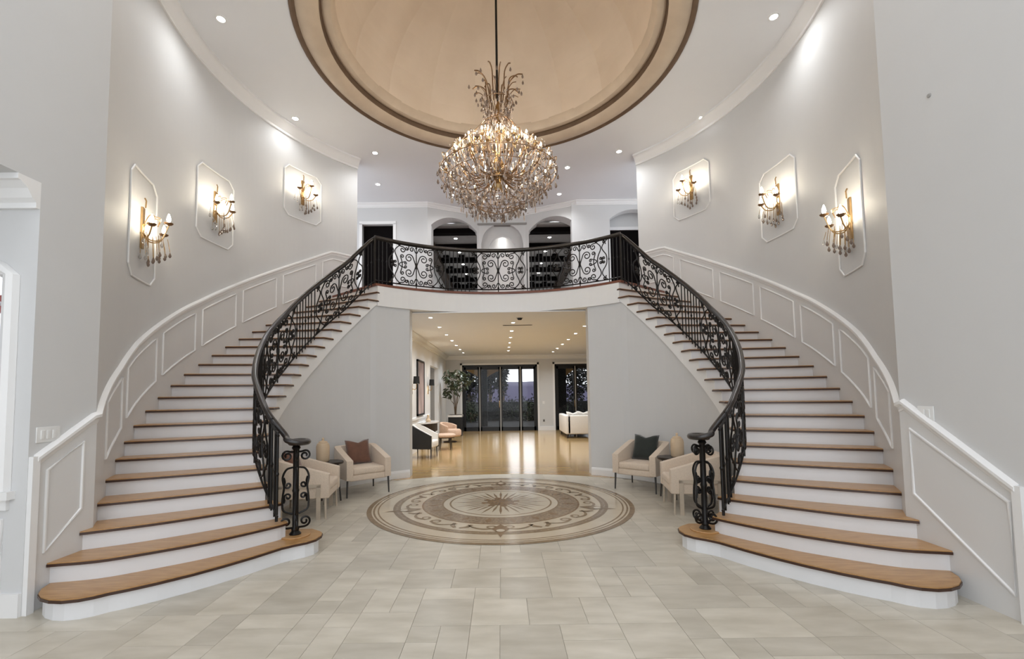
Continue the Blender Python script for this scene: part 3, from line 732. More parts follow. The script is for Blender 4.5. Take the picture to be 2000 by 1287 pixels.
# bay with two arched openings and a central niche
bp = [(HX - 2.06, BY), (HX - .68, 12.92), (HX + .68, 12.92), (HX + 2.06, BY)]
ln = math.hypot(bp[1][0] - bp[0][0], bp[1][1] - bp[0][1])
for i, nm in ((0, 'left'), (2, 'right')):
    mb, ap, P0, d, nn = arch_wall(bp[i], bp[i+1], ZB, ZC + .02, .10, ln - .06, ZB, 6.30, 6.60, .42, 16, (0, 1))
    tag(mb.build('wall_bay_' + nm, 'wall'), 'pale grey hall wall with the %s arched opening' % nm, kind='structure')
mb, ap, P0, d, nn = arch_wall(bp[1], bp[2], ZB, ZC + .02, .07, 1.29, ZB, 5.95, 6.55, .14, 24)
struct('wall_bay_centre', 'pale grey hall wall with the central arched niche', mb, 'wall')
mb, ap, P0, d, nn = arch_wall((HX - .68, 13.06), (HX + .68, 13.06), ZB, ZC, .28, 1.08, ZB, 5.82, 6.22, .12, 24)
struct('wall_niche_inner', 'stepped inner arch of the central hall niche', mb, 'wall')
struct('wall_niche_back', 'white back of the central hall niche', MB().box(HX - .6, HX + .6, 13.30, 13.4, ZB, ZC).box(HX - .5, HX - .40, 13.1, 13.35, ZB, ZC).box(HX + .40, HX + .5, 13.1, 13.35, ZB, ZC).box(HX - .5, HX + .5, 13.1, 13.35, 6.3, 6.4), 'trim')
hc = [(-5.6, BY, ZC)] + [(p[0], p[1], ZC) for p in bp] + [(5.6, BY, ZC)]
tag(MB().sweep(hc, [(u*.5, z*.5) for u, z in CROWN], side=-1).build('trim_9', 'trim'), 'white crown moulding along the balcony hall wall', kind='structure')
# great room seen through the arches: dark beamed ceiling
struct('ceiling_upper_room', 'dark coffered ceiling seen through the hall arches', MB().box(-2.5, 2.9, 12.9, 20.4, 6.50, 6.56), 'coffer')
for x, nm in ((-2.45, 'left'), (2.85, 'right')):
    struct('wall_upper_' + nm, 'white %s wall of the upper room beyond the arches' % nm, MB().box(x - .12, x + .12, 13.0, 20.4, ZB, 6.56), 'trim')
struct('wall_upper_back', 'white far wall of the upper room beyond the arches', MB().box(-2.6, 3.0, 20.3, 20.5, ZB, 6.56), 'trim')
struct('floor_upper_room', 'floor of the upper room beyond the arches', MB().box(-2.6, 3.0, 14.1, 20.5, ZB - .1, ZB - .01), 'trim')
for x, nm in ((-2.2, 'left'), (2.6, 'right')):
    tag(MB().box(x - .14, x + .14, 12.9, 20.3, 6.26, 6.5).build('ceiling_beam', 'beam'), 'long dark wooden beam along the %s wall of the upper room' % nm, 'beam', 'long beams of the upper room')
for i, y in enumerate((13.25, 14.65, 16.1, 17.5, 18.9, 20.1)):
    o = tag(MB().box(-2.05, 2.45, y - .12, y + .12, 6.36, 6.5).build('ceiling_beam', 'black_void'), 'dark cross beam number %s from the hall in the upper room' % ('one two three four five six'.split()[i]), 'beam', 'cross beams of the upper room')
    if i > 1:
        for j in range(8): MB().box(-1.95 + j*.55, -1.95 + j*.55 + .2, y - .42, y - .16, 6.42, 6.5).build('coffer_block', 'black_void', o)

# ------------------------------------------------------------------ downlights
def_light = {}
def spot(parent, loc, power, size=.05, col=(.965, .985, 1.0), spread=2.6):
    ld = bpy.data.lights.new('downlight_glow', 'SPOT'); ld.energy = power; ld.color = col; ld.spot_size = spread; ld.spot_blend = 1.0; ld.shadow_soft_size = size
    o = bpy.data.objects.new('downlight_glow', ld); COL.objects.link(o); o.parent = parent; o.location = loc; return o
ringm = MB().lathe([(.05, 0), (.053, -.006), (.075, -.006), (.08, 0)], 20).build('trim_ring', 'trim'); lensm = MB().lathe([(.0005, -.003), (.05, -.003)], 20).build('lens', 'lamp_lens')
RM, LM = ringm.data, lensm.data; bpy.data.objects.remove(ringm); bpy.data.objects.remove(lensm)
def downlight(x, y, z, label, group, power, spread=2.6, sc1=1.0):
    e = empty('downlight', (x, y, z), 0, label, 'downlight', group); e.scale = (sc1, sc1, 1)
    link('trim_ring', RM, None, e); link('lens', LM, None, e); spot(e, (0, 0, -.02), power, spread=spread, **({'col': (.90, .955, 1.0)} if power == LIV_W else {})); return e
for x, y, lb in ((-3.83, 6.05, 'nearest recessed downlight in the ceiling left of the dome'), (-3.83, 8.35, 'second recessed downlight in the ceiling left of the dome'), (-2.66, 9.62, 'recessed downlight behind the dome near the left wall end'), (-3.0, 11.1, 'recessed downlight above the dark doorway on the left'),
                 (3.98, 6.14, 'nearest recessed downlight in the ceiling right of the dome'), (4.0, 8.5, 'second recessed downlight in the ceiling right of the dome'), (2.7, 9.7, 'recessed downlight behind the dome near the right wall end'), (1.66, 10.38, 'recessed downlight just right of the chandelier top edge'), (1.65, 11.8, 'recessed downlight above the right hall arch'), (-1.21, 11.77, 'recessed downlight above the left hall arch')):
    downlight(x, y, ZC, lb, 'downlights of the hall ceiling', DOWN_W * (.45 if 8 < y < 9 else 1))
for x, y, lb in ((-2.4, 3.2, 'front left'), (2.4, 3.2, 'front right'), (-2.4, .6, 'rear left'), (2.4, .6, 'rear right'), (0, 2.0, 'middle'), (0, -.8, 'rearmost')):  # unseen lamps added because the hall needs their light
    downlight(x, y, ZC, 'added unseen fill light over the entrance, the %s one, outside the frame' % lb, 'added fill lights over the entrance', DOWN_W * 1.25)
downlight(HX, 13.2, 6.30, 'downlight in the top of the central hall niche', None, 9, 2.2, .8)
for i, y in enumerate((14.01, 15.41, 16.84, 18.23)):
    for x, nm in ((-1.34, 'left'), (1.62, 'right')):
        downlight(x, y, 6.50, '%s downlight from the hall in the dark ceiling behind the %s arch' % ('first second third fourth'.split()[i], nm), 'downlights of the upper room', 24, 2.6)

# ------------------------------------------------------------------ chandelier
ZH = 0.0
ch = empty('chandelier', (0.03, CY0, 4.25), 0, 'huge crystal chandelier hanging from the tan dome', 'chandelier')
CZ = 4.25
def cz(z): return z - CZ
MB().tube([(0, 0, cz(8.9)), (0, 0, cz(4.75))], .018, 8).build('rod', 'black_metal', ch)
MB().lathe([(.0005, 0), (.12, 0), (.10, -.05), (.03, -.08), (.0005, -.08)], 16, (0, 0, cz(8.9))).build('ceiling_canopy', 'bronze', ch)
MB().lathe([(.0005, .45), (.06, .46), (.09, .52), (.05, .60), (.04, .75), (.10, .85), (.05, .95), (.035, 1.4), (.06, 1.5), (.03, 1.6), (.03, 1.85), (.0005, 1.86)], 14).build('centre_column', 'brass', ch, smooth=True)
def arm_tube(pts, r, a, name, par=ch, material='bronze'):
    c = catmull([(p[0], 0, p[1]) for p in pts], 5); o = MB().tube([(q.x*math.cos(a), q.x*math.sin(a), q.z) for q in c], r, 5).build(name, material, par, smooth=True); return o
drop_me = {}
def crystal_mesh(kind):
    if kind not in drop_me:
        if kind == 'drop': m_ = MB().lathe([(.0005, 0), (.006, -.012), (.018, -.045), (.014, -.062), (.0005, -.075)], 6)
        elif kind == 'spear': m_ = MB().lathe([(.0005, 0), (.010, -.02), (.013, -.08), (.0005, -.115)], 5)
        else: m_ = MB().lathe([(.0005, .014), (.014, 0), (.0005, -.014)], 6)
        t = m_.build('crystal', None); drop_me[kind] = t.data; bpy.data.objects.remove(t)
    return drop_me[kind]
me_s = crystal_mesh('drop'); me_s.materials.append(MATS['smoke_crystal'])
me_sp = crystal_mesh('spear'); me_sp.materials.append(MATS['amber_crystal'])
glass_drop = me_s.copy(); glass_drop.materials.clear(); glass_drop.materials.append(MATS['crystal'])
glass_bead = crystal_mesh('bead'); glass_bead.materials.append(MATS['crystal'])
cr_ = random.Random(5); NCR = [0]; extra = {'smoke': MB(), 'amber': MB(), 'clear': MB()}
def drop(x, y, z, me, sc_=1.0, par=ch):
    if NCR[0] < 300:
        o = link('crystal_drop', me, None, par, loc=(x, y, z)); o.scale = (sc_, sc_, sc_); o.rotation_euler = (0, 0, cr_.uniform(0, 6)); NCR[0] += 1
    else:
        k = 'smoke' if me is me_s else ('amber' if me is me_sp else 'clear'); extra[k].add([(x + v.co.x*sc_, y + v.co.y*sc_, z + v.co.z*sc_) for v in me.vertices], [tuple(p.vertices) for p in me.polygons])
def candle(x, y, z, par, bulb='bulb'):
    MB().lathe([(.0005, -.02), (.02, -.015), (.034, .0), (.036, .006), (.012, .008)], 8, (x, y, z)).build('drip_cup', 'brass', par)
    MB().lathe([(.010, .0), (.010, .07), (.0005, .07)], 8, (x, y, z)).build('candle_sleeve', 'candle', par)
    MB().lathe([(.0005, .07), (.007, .074), (.012, .088), (.009, .104), (.003, .120), (.0005, .123)], 8, (x, y, z)).build('bulb', bulb, par, smooth=True)
# tiers of arms: (count, tip radius, tip z, root z, phase)
for n, R, zt, zr, ph in ((18, .80, 5.04, 4.92, 0.0), (18, .64, 5.24, 5.0, .17), (12, .44, 5.37, 5.1, .1), (8, .26, 5.46, 5.2, .2)):
    for i in range(n):
        a = 2*PI*i/n + ph
        arm_tube([(.05, cz(zr)), (R*.3, cz(zr - .10)), (R*.62, cz(zr - .12)), (R*.92, cz(zt - .14)), (R, cz(zt))], .009, a, 'arm')
        candle(R*math.cos(a), R*math.sin(a), cz(zt), ch)
        arm_tube([(R*.92, cz(zt - .12)), (R*1.08, cz(zt - .03)), (R*1.12, cz(zt + .06)), (R*1.04, cz(zt + .05))], .006, a + .1, 'arm_curl', ch, 'brass')
# visible hanging drops: the lower cone rings from outside in
for R, z, n, me_, s_ in ((.90, 4.93, 34, me_s, 1.15), (.80, 4.80, 32, me_s, 1.15), (.70, 4.72, 28, me_s, 1.15), (.58, 4.63, 26, me_s, 1.1), (.46, 4.54, 22, me_s, 1.1), (.34, 4.45, 18, me_s, 1.1), (.21, 4.38, 12, me_s, 1.1), (.09, 4.335, 7, me_s, 1.15),
                        (.86, 5.06, 24, glass_drop, 1.2), (.41, 6.43, 12, me_s, 1.0), (.36, 6.27, 12, me_s, 1.0), (.28, 6.12, 14, me_s, .9), (.78, 4.93, 26, me_sp, 1.0), (.62, 4.83, 24, me_sp, 1.0), (.46, 4.76, 18, me_sp, 1.1)):
    for i in range(n):
        a = 2*PI*(i + cr_.uniform(-.25, .25))/n; q = R + cr_.uniform(-.03, .03)
        drop(q*math.cos(a), q*math.sin(a), cz(z + cr_.uniform(-.035, .035)), me_, s_)
for _ in range(1150):   # inner festoons
    z = cr_.uniform(4.42, 5.42); zz = (z - 4.98)
    Rm = .90 * math.sqrt(max(.02, 1 - (zz / (.60 if zz > 0 else .66))**2)); R = Rm * math.sqrt(cr_.uniform(.35, 1)); a = cr_.uniform(0, 2*PI)
    drop(R*math.cos(a), R*math.sin(a), cz(z), cr_.choice([me_s, me_sp, me_sp, glass_drop, glass_bead, glass_bead]), cr_.uniform(.6, 1.05))
for _ in range(420):    # neck basket
    z = cr_.uniform(5.50, 6.16); R = (.15 + .10 * ((z - 5.50)/.66)) * cr_.uniform(.75, 1.1); a = cr_.uniform(0, 2*PI)
    drop(R*math.cos(a), R*math.sin(a), cz(z), cr_.choice([me_s, me_sp, glass_bead]), cr_.uniform(.6, .95))
for k, m_ in (('smoke', 'smoke_crystal'), ('amber', 'amber_crystal'), ('clear', 'crystal')):
    tag(extra[k].build('crystal_festoon', m_, ch), kind='stuff')
for R, z in ((.90, 4.95), (.80, 4.82), (.58, 4.66), (.34, 4.48), (.25, 5.72), (.24, 6.08), (.15, 5.82)):
    MB().tube([(R*math.cos(2*PI*i/40), R*math.sin(2*PI*i/40), cz(z)) for i in range(40)], .006, 5, closed=True).build('hoop', 'bronze', ch)
for i in range(14):    # basket ribs
    a = 2*PI*i/14
    arm_tube([(.24, cz(6.08)), (.17, cz(5.9)), (.16, cz(5.78)), (.25, cz(5.72)), (.5, cz(5.42)), (.74, cz(5.22)), (.88, cz(5.0)), (.8, cz(4.82)), (.58, cz(4.66)), (.34, cz(4.48)), (.1, cz(4.37))], .005, a, 'cage_rib')
for i in range(12):    # crown plumes
    a = 2*PI*i/12 + .13; hi = .0 if i % 2 else .10
    arm_tube([(.14, cz(6.05)), (.17, cz(6.25)), (.22 - hi*.3, cz(6.38 + hi)), (.33 - hi*.6, cz(6.45 + hi)), (.42 - hi*.9, cz(6.43 + hi))], .010, a, 'plume')
    arm_tube([(.15, cz(6.05)), (.20, cz(6.2)), (.28, cz(6.28)), (.36, cz(6.27))], .007, a + .26, 'plume')

# ------------------------------------------------------------------ wall sconces
sconce0 = empty('wall_sconce', (0, 0, 0))      # local: +x out of the wall, z up, origin at the plate centre
MB().lathe([(.0005, .0), (.03, .01), (.035, .03), (.02, .05), (.0005, .05)], 8, (0, 0, -.06)).box(-.002, .018, -.03, .03, -.2, .26).build('back_plate', 'brass', sconce0)
MB().tube([(.03, 0, .26), (.035, 0, .34), (.02, 0, .37)], .008, 6).build('finial', 'brass', sconce0)
for a, R, zt in ((-.85, .23, .02), (.85, .23, .02), (0.0, .25, .10)):
    c = catmull([(.015, 0, -.03), (R*.35, 0, -.10), (R*.75, 0, -.08), (R, 0, zt - .02)], 5)
    arm_ = MB().tube([(q.x*math.cos(a), q.x*math.sin(a), q.z) for q in c], .008, 5).build('arm', 'brass', sconce0, smooth=True)
    x, y = R*math.cos(a), R*math.sin(a)
    MB().lathe([(.0005, -.02), (.03, -.01), (.045, .004), (.047, .01), (.012, .012)], 10, (x, y, zt)).build('drip_cup', 'bronze', sconce0)
    if a != -.85 or True:
        MB().lathe([(.0005, .012), (.012, .02), (.022, .05), (.015, .085), (.004, .115), (.0005, .12)], 8, (x, y, zt)).build('bulb', 'bulb_soft', sconce0, smooth=True)
    c = catmull([(.02, 0, .05), (R*.4, 0, .16), (R*.7, 0, .15), (R*.62, 0, .08)], 4)
    MB().tube([(q.x*math.cos(a*.6), q.x*math.sin(a*.6), q.z) for q in c], .005, 5).build('curl', 'brass', sconce0, smooth=True)
sme = me_s.copy(); sme.materials.clear(); sme.materials.append(MATS['clear_drop'])
for i in range(20):
    a = -1.3 + 2.6*((i*7) % 20)/19; R = .07 + .19*((i*3) % 5)/4; z = -.12 - .20*(1 - R/.3) - .03*((i*5) % 3)
    mm = (sme, me_s, me_s)[i % 3]
    o = link('crystal_drop', mm, None, sconce0, loc=(R*math.cos(a), R*math.sin(a), z)); o.scale = (.9,)*3
    MB().tube([(R*math.cos(a), R*math.sin(a), z), (R*.9*math.cos(a), R*.9*math.sin(a), -.06)], .003, 4).build('chain', 'brass', sconce0)
first = True
for s in (-1, 1):
    for a, z, nm in ((109.0, 3.60, 'lowest'), (86.6, 4.58, 'middle'), (61.2, 5.66, 'highest')):
        o = sconce0 if first else copy_tree(sconce0); first = False
        x, y = pol(a, RO - .004); o.location = (s*x, y, z); o.rotation_euler = (0, 0, math.atan2(CY0 - y, -s*x)); o.scale = (1.08,)*3
        tag(o, '%s gold crystal wall sconce above the %s staircase' % (nm, 'left' if s < 0 else 'right'), 'sconce', 'crystal wall sconces')

# switch plates and sensor
def switch_plate(loc, rot, n, label):
    e = empty('switch_plate', loc, rot, label, 'light switch')   # +x out of the wall
    MB().box(0, .008, -.025 - .023*n, .025 + .023*n, -.06, .06).build('plate', 'plastic_white', e, bevel=.003)
    for i in range(n):
        y = (i - (n - 1)/2) * .046; MB().box(.006, .013, y - .016, y + .016, -.034, .034).build('rocker', 'plastic_white', e, bevel=.002)
switch_plate((-XW, 3.60, 1.33), 0, 3, 'white switch plate on the wall left of the left staircase')
switch_plate((XW, 3.78, 1.39), PI, 2, 'white switch plate on the wall right of the right staircase')
e = empty('wall_sensor', (XW, 3.56, 3.98), PI, 'tiny round grey sensor high on the right wall', 'sensor')
MB().lathe([(.0005, .012), (.014, .010), (.018, 0)], 12).build('sensor_cap', 'mirror_grey', e).rotation_euler = (0, PI/2, 0)

# ------------------------------------------------------------------ lounge chairs, side tables, vases, cushions
def armchair(x, y, face, legm, label):
    e = empty('armchair', (x, y, 0), math.atan2(face[1], face[0]) + PI/2, label, 'armchair', 'beige tub armchairs')   # local front = -y
    W, D, T = .37, .36, .105
    # U shaped shell: front right arm -> back -> front left arm
    path = [(W, -D), (W, -D*.3), (W, D*.35)] + [(W - .16 + .16*math.cos(t*PI/10), D - .16 + .16*math.sin(t*PI/10)) for t in range(1, 5)] + [(W - .16, D), (0, D + .015), (-W + .16, D)] + [(-W + .16 - .16*math.sin(t*PI/10), D - .16 + .16*math.cos(t*PI/10)) for t in range(1, 5)] + [(-W, D*.35), (-W, -D*.3), (-W, -D)]
    tops = [.575 if p[1] < -D*.9 else .575 + .185 * min(1, (p[1] + D) / (1.75*D)) for p in path]
    MB().ribbon(path, [.27]*len(path), tops, T, side=1).build('back_shell', 'boucle', e, bevel=.03)
    MB().box(-W + .06, W - .06, -D + .015, D - .06, .25, .35).build('seat_base', 'boucle', e, bevel=.02)
    MB().box(-W + .10, W - .10, -D + .0, D - .1, .345, .455).build('seat_cushion', 'boucle', e, bevel=.035)
    for sx in (-1, 1):
        for yy in (-D + .05, D - .06):
            MB().tube([(sx*(W - .03), yy, .30), (sx*(W - .02), yy - .01 if yy < 0 else yy + .02, 0)], [.017, .012], 8).build('leg', legm, e)
    if legm == 'chair_leg_pale':
        for sx in (-1, 1):
            MB().box(sx*(W + .005) - .012, sx*(W + .005) + .012, -D + .10, -D + .15, 0, .44).box(sx*(W + .005) - .012, sx*(W + .005) + .012, D - .15, D - .10, 0, .44).box(sx*(W + .005) - .012, sx*(W + .005) + .012, -D + .10, D - .10, .41, .45).build('side_frame', 'chair_leg_pale', e)
    return e
armchair(-2.33, 7.66, (.62, -.78), 'chair_leg_dark', 'beige tub armchair with a rust cushion beside the left opening jamb')
armchair(-2.66, 6.33, (.97, .15), 'chair_leg_pale', 'beige tub armchair partly hidden behind the left newel post')
armchair(2.38, 7.66, (-.66, -.75), 'chair_leg_dark', 'beige tub armchair with a dark green cushion beside the right opening jamb')
armchair(2.64, 6.30, (-.97, .15), 'chair_leg_pale', 'beige tub armchair partly hidden behind the right newel post')
def cushion(x, y, z, face, m_, sz, label, lean=.35):
    e = empty('cushion', (x, y, z), math.atan2(face[1], face[0]) + PI/2, label, 'cushion', 'cushions on the armchairs')
    v = []; f = []; n = 12
    for sd in (-1, 1):
        for j in range(n + 1):
            for i in range(n + 1):
                a, b_ = 2*i/n - 1, 2*j/n - 1; k = max(0, (1 - a**4) * (1 - b_**4))**.5
                pin = 1 - .07*(1 - a*a)*(abs(b_)**3); pin2 = 1 - .07*(1 - b_*b_)*(abs(a)**3); dent = -.10 * max(0, 1 - abs(a)*1.8) * max(0, b_)**2
                v.append((a*sz*pin2, sd*.075*k*1.0, sz + b_*sz*pin + dent*sz*2.2))
    for sd in (0, 1):
        o_ = sd*(n+1)**2
        for j in range(n):
            for i in range(n): q = (o_ + j*(n+1) + i, o_ + j*(n+1) + i + 1, o_ + (j+1)*(n+1) + i + 1, o_ + (j+1)*(n+1) + i); f.append(q if sd else q[::-1])
    mbc = MB(); mbc.v = v; mbc.f = f
    o = mbc.build('pillow', m_, e, smooth=True); o.rotation_euler = (-lean, 0, 0)
    bm = bmesh.new(); bm.from_mesh(o.data); bmesh.ops.remove_doubles(bm, verts=bm.verts, dist=.0005); bm.to_mesh(o.data); bm.free()
    return e
cushion(-2.37, 7.72, .455, (.62, -.78), 'rust_velvet', .21, 'rust brown velvet cushion on the far left armchair')
cushion(-2.79, 6.35, .455, (.97, .15), 'rust_velvet', .21, 'rust brown cushion on the near left armchair behind the railing')
cushion(2.42, 7.72, .455, (-.66, -.75), 'green_velvet', .22, 'dark green velvet cushion with a chopped top on the far right armchair')
for s in (-1, 1):
    nm = 'left' if s < 0 else 'right'; x, y = s*2.60, 6.97
    t = empty('side_table', (x, y, 0), 0, 'small round dark side table between the two %s armchairs' % nm, 'side table', 'side tables between armchairs')
    MB().lathe([(.0005, .575), (.20, .575), (.205, .585), (.205, .605), (.20, .61), (.0005, .61)], 24).build('table_top', 'dark_wood', t, smooth=True)
    for i in range(3): a = i*2*PI/3 + .5; MB().tube([(.12*math.cos(a), .12*math.sin(a), .58), (.17*math.cos(a), .17*math.sin(a), 0)], .013, 8).build('leg', 'dark_wood', t)
    MB().tube([(.13*math.cos(2*PI*i/20), .13*math.sin(2*PI*i/20), .42) for i in range(20)], .012, 6, closed=True).build('shelf_ring', 'dark_wood', t)
    v = empty('lidded_jar', (x + s*.10, y, .61), 0, 'beige ceramic lidded jar on the %s side table' % nm, 'jar', 'lidded jars on the side tables')
    MB().lathe([(.0005, 0), (.085, 0), (.095, .02), (.098, .22), (.085, .27), (.06, .285), (.0005, .285)], 20).build('body', 'ceramic', v, smooth=True)
    MB().lathe([(.0005, .285), (.065, .285), (.06, .30), (.02, .31), (.014, .325), (.02, .34), (.012, .355), (.0005, .36)], 16).build('lid', 'ceramic', v, smooth=True)

# ------------------------------------------------------------------ living room beyond the opening
LZ = 3.27; LY = 19.7; LX = -2.38
struct('ceiling_living_room', 'white ceiling of the room beyond', MB().box(-2.6, 7, 9.22, LY + .2, LZ, LZ + .02), 'ceiling')
struct('wall_living_left', 'white left wall of the room beyond', MB().box(LX - .15, LX, 9.2, 15.4, 0, LZ).box(LX - .15, LX, 17.4, LY + .2, 0, LZ).box(LX - .15, LX, 15.4, 17.4, 2.6, LZ), 'trim')
struct('wall_living_right', 'white right wall of the room beyond', MB().box(6.9, 7.05, 9.2, LY + .2, 0, LZ), 'trim')
struct('wall_alcove', 'grey alcove behind the left wall of the room beyond', MB().box(LX - .5, LX - .35, 15.0, 17.6, 0, 2.9).box(LX - .4, LX - .15, 17.4, 17.5, 0, 2.9), 'mirror_grey')
D1 = (-1.66, 1.60); D2 = (2.36, 4.15); DZ = 2.86
struct('wall_back', 'pale grey far wall around the dark glazed doors', MB().box(-2.6, D1[0], LY, LY + .2, 0, LZ).box(D1[1], D2[0], LY, LY + .2, 0, LZ).box(D2[1], 7, LY, LY + .2, 0, LZ).box(D1[0], D1[1], LY, LY + .2, DZ, LZ).box(D2[0], D2[1], LY, LY + .2, DZ, LZ), 'wall')
for i, (a, b_) in enumerate(((-2.38, D1[0] - .08), (D1[1] + .08, D2[0] - .08), (D2[1] + .08, 6.9))):
    tag(MB().box(a, b_, LY - .025, LY, 0, .17).build('baseboard_%d' % (i + 1), 'trim'), 'white baseboard piece %s of the far wall' % ('left', 'between the doors', 'right')[i], kind='structure')
tag(MB().sweep([(LX, 9.3, LZ), (LX, LY, LZ), (6.9, LY, LZ)], [(u*.8, z*.7) for u, z in CROWN], side=-1).build('trim_10', 'trim'), 'white crown moulding of the room beyond', kind='structure')
for k, (dd, n) in enumerate(((D1, 4), (D2, 2))):
    w_ = (dd[1] - dd[0])
    e = empty('door_%d' % (3 + k), (dd[0], LY, 0)); tag(e, ('wide set of four dark glazed doors in the far wall', 'pair of dark glazed doors on the right of the far wall')[k], kind='structure')
    MB().box(-.08, 0, -.03, .0, 0, DZ + .08).box(w_, w_ + .08, -.03, 0, 0, DZ + .08).box(-.08, w_ + .08, -.03, 0, DZ, DZ + .08).build('casing', 'trim', e)
    MB().box(0, .07, .0, .14, 0, DZ).box(w_ - .07, w_, 0, .14, 0, DZ).box(0, w_, 0, .14, DZ - .09, DZ).build('frame', 'black_metal', e)
    xs = [.07, .76, 1.66, 2.53, w_ - .07] if n == 4 else [.07, w_/2, w_ - .07]
    for a, b_ in zip(xs, xs[1:]):
        lf = MB().box(a, a + .085, .03, .09, 0, DZ - .09).box(b_ - .085, b_, .03, .09, 0, DZ - .09).box(a, b_, .03, .09, 0, .17).box(a, b_, .03, .09, DZ - .2, DZ - .09).build('door_leaf', 'black_metal', e)
        MB().box(a + .08, b_ - .08, .055, .06, .16, DZ - .19).build('pane', 'door_glass', lf)
    for a in xs[1:-1]: MB().box(a - .022, a + .022, .0, .03, 0, DZ - .09).build('meeting_strip', 'mirror_grey', e)
    MB().tube([(xs[n//2] - .05, -.03, 1.0), (xs[n//2] - .05, -.05, 1.05), (xs[n//2] - .05, -.05, 1.25), (xs[n//2] - .05, -.03, 1.3)], .012, 6).build('door_handle', 'brass', e)
def living_lights():
    for x, ys, nm in ((-1.48, [9.75, 11.15, 12.6, 14.0, 15.4, 16.8, 18.2], 'left'), (2.15, [11.3, 12.7, 14.1, 15.5, 16.9, 18.3], 'right'), (.33, [10.6, 12.0, 13.4, 14.8, 16.2, 17.6], 'middle')):
        for i, y in enumerate(ys):
            downlight(x, y, LZ, '%s downlight of the %s row in the room beyond, counted from the opening' % ('first second third fourth fifth sixth seventh'.split()[i], nm), 'downlights of the room beyond', LIV_W, 2.7, .8)
living_lights()
downlight(1.42, 9.35, 3.30, 'downlight at the right end of the opening under the balcony', None, 9, 2.4, .8) if False else None
e = empty('ceiling_vent', (.45, 11.0, LZ), 0, 'thin black slot vent in the ceiling of the room beyond', 'vent')
MB().box(-.36, .36, -.03, .03, -.006, 0).build('frame', 'black_metal', e); MB().box(-.33, .33, -.015, .015, -.009, -.006).build('slot', 'black_void', e)
# fan-like pendant hub just before it
e = empty('smoke_detector', (.46, 9.95, LZ), 0, 'small dark detector on the ceiling of the room beyond', 'detector')
MB().lathe([(.0005, -.05), (.04, -.045), (.055, -.02), (.06, 0)], 14).build('detector_cap', 'black_metal', e); MB().lathe([(.06, -.008), (.075, -.006), (.08, 0)], 14).build('base_ring', 'mirror_grey', e)
# framed picture and sconces on the left wall
e = empty('framed_painting', (LX, 13.45, 1.0), 0, 'tall dark framed abstract painting on the left wall of the room beyond', 'painting')
MB().box(0, .05, -.55, -.50, 0, 1.62).box(0, .05, .50, .55, 0, 1.62).box(0, .05, -.55, .55, 0, .05).box(0, .05, -.55, .55, 1.57, 1.62).build('frame', 'black_metal', e)
MB().box(.005, .03, -.51, .51, .04, 1.58).build('canvas', 'art', e)
for y, nm in ((12.2, 'nearer'), (14.9, 'farther')):
    e = empty('shaded_sconce', (LX, y, 1.9), 0, '%s wall lamp with black shade beside the painting' % nm, 'sconce', 'black shaded wall lamps')
    MB().box(0, .02, -.04, .04, -.28, .0).tube([(.01, 0, -.14), (.10, 0, -.16), (.13, 0, -.10), (.13, 0, 0)], .01, 6).build('arm', 'brass', e)
    MB().lathe([(.09, 0), (.075, .20), (.07, .20), (.085, 0)], 16, (.13, 0, 0)).build('lamp_shade', 'shade_black', e)
    MB().lathe([(.0005, .03), (.02, .05), (.025, .09), (.0005, .12)], 8, (.13, 0, 0)).build('bulb', 'sconce_glow', e)
# wainscot mouldings on that wall
for i, y in enumerate((9.9, 11.4, 13.0)):
    tag(MB().tube([(LX + .004, y, .25), (LX + .004, y + 1.2, .25), (LX + .004, y + 1.2, .78), (LX + .004, y, .78)], .014, 5, closed=True).build('trim_%d' % (11 + i), 'trim'), 'white wainscot frame %s on the left wall of the room beyond' % ('nearest', 'middle', 'farthest')[i], kind='structure')
tag(MB().box(LX, LX + .03, 9.3, 15.2, .90, .96).build('trim_14', 'trim'), 'white chair rail on the left wall of the room beyond', kind='structure')
# dark armchair with pale lining
e = empty('tub_chair', (-1.98, 11.75, 0), math.radians(82), 'black backed tub chair with cream lining in the room beyond', 'chair')
path = [(.30, -.30), (.31, 0)] + [(.31*math.cos(t*PI/10), .02 + .30*math.sin(t*PI/10)) for t in range(1, 10)] + [(-.31, 0), (-.30, -.30)]
tp = [.56 + .26*min(1, max(0, (p[1] + .3)/.5)) for p in path]
MB().ribbon(path, [.24]*len(path), tp, .03, side=-1).build('outer_shell', 'black_leather', e, smooth=True)
MB().ribbon(path, [.30]*len(path), [q + .01 for q in tp], .06, side=1).build('inner_lining', 'white_fabric', e, smooth=True)
MB().box(-.26, .26, -.32, .22, .26, .44).build('seat_cushion', 'white_fabric', e, bevel=.04)
for sx in (-1, 1):
    for yy in (-.27, .25): MB().tube([(sx*.25, yy, .27), (sx*.27, yy, 0)], [.02, .012], 8).build('leg', 'black_leather', e)
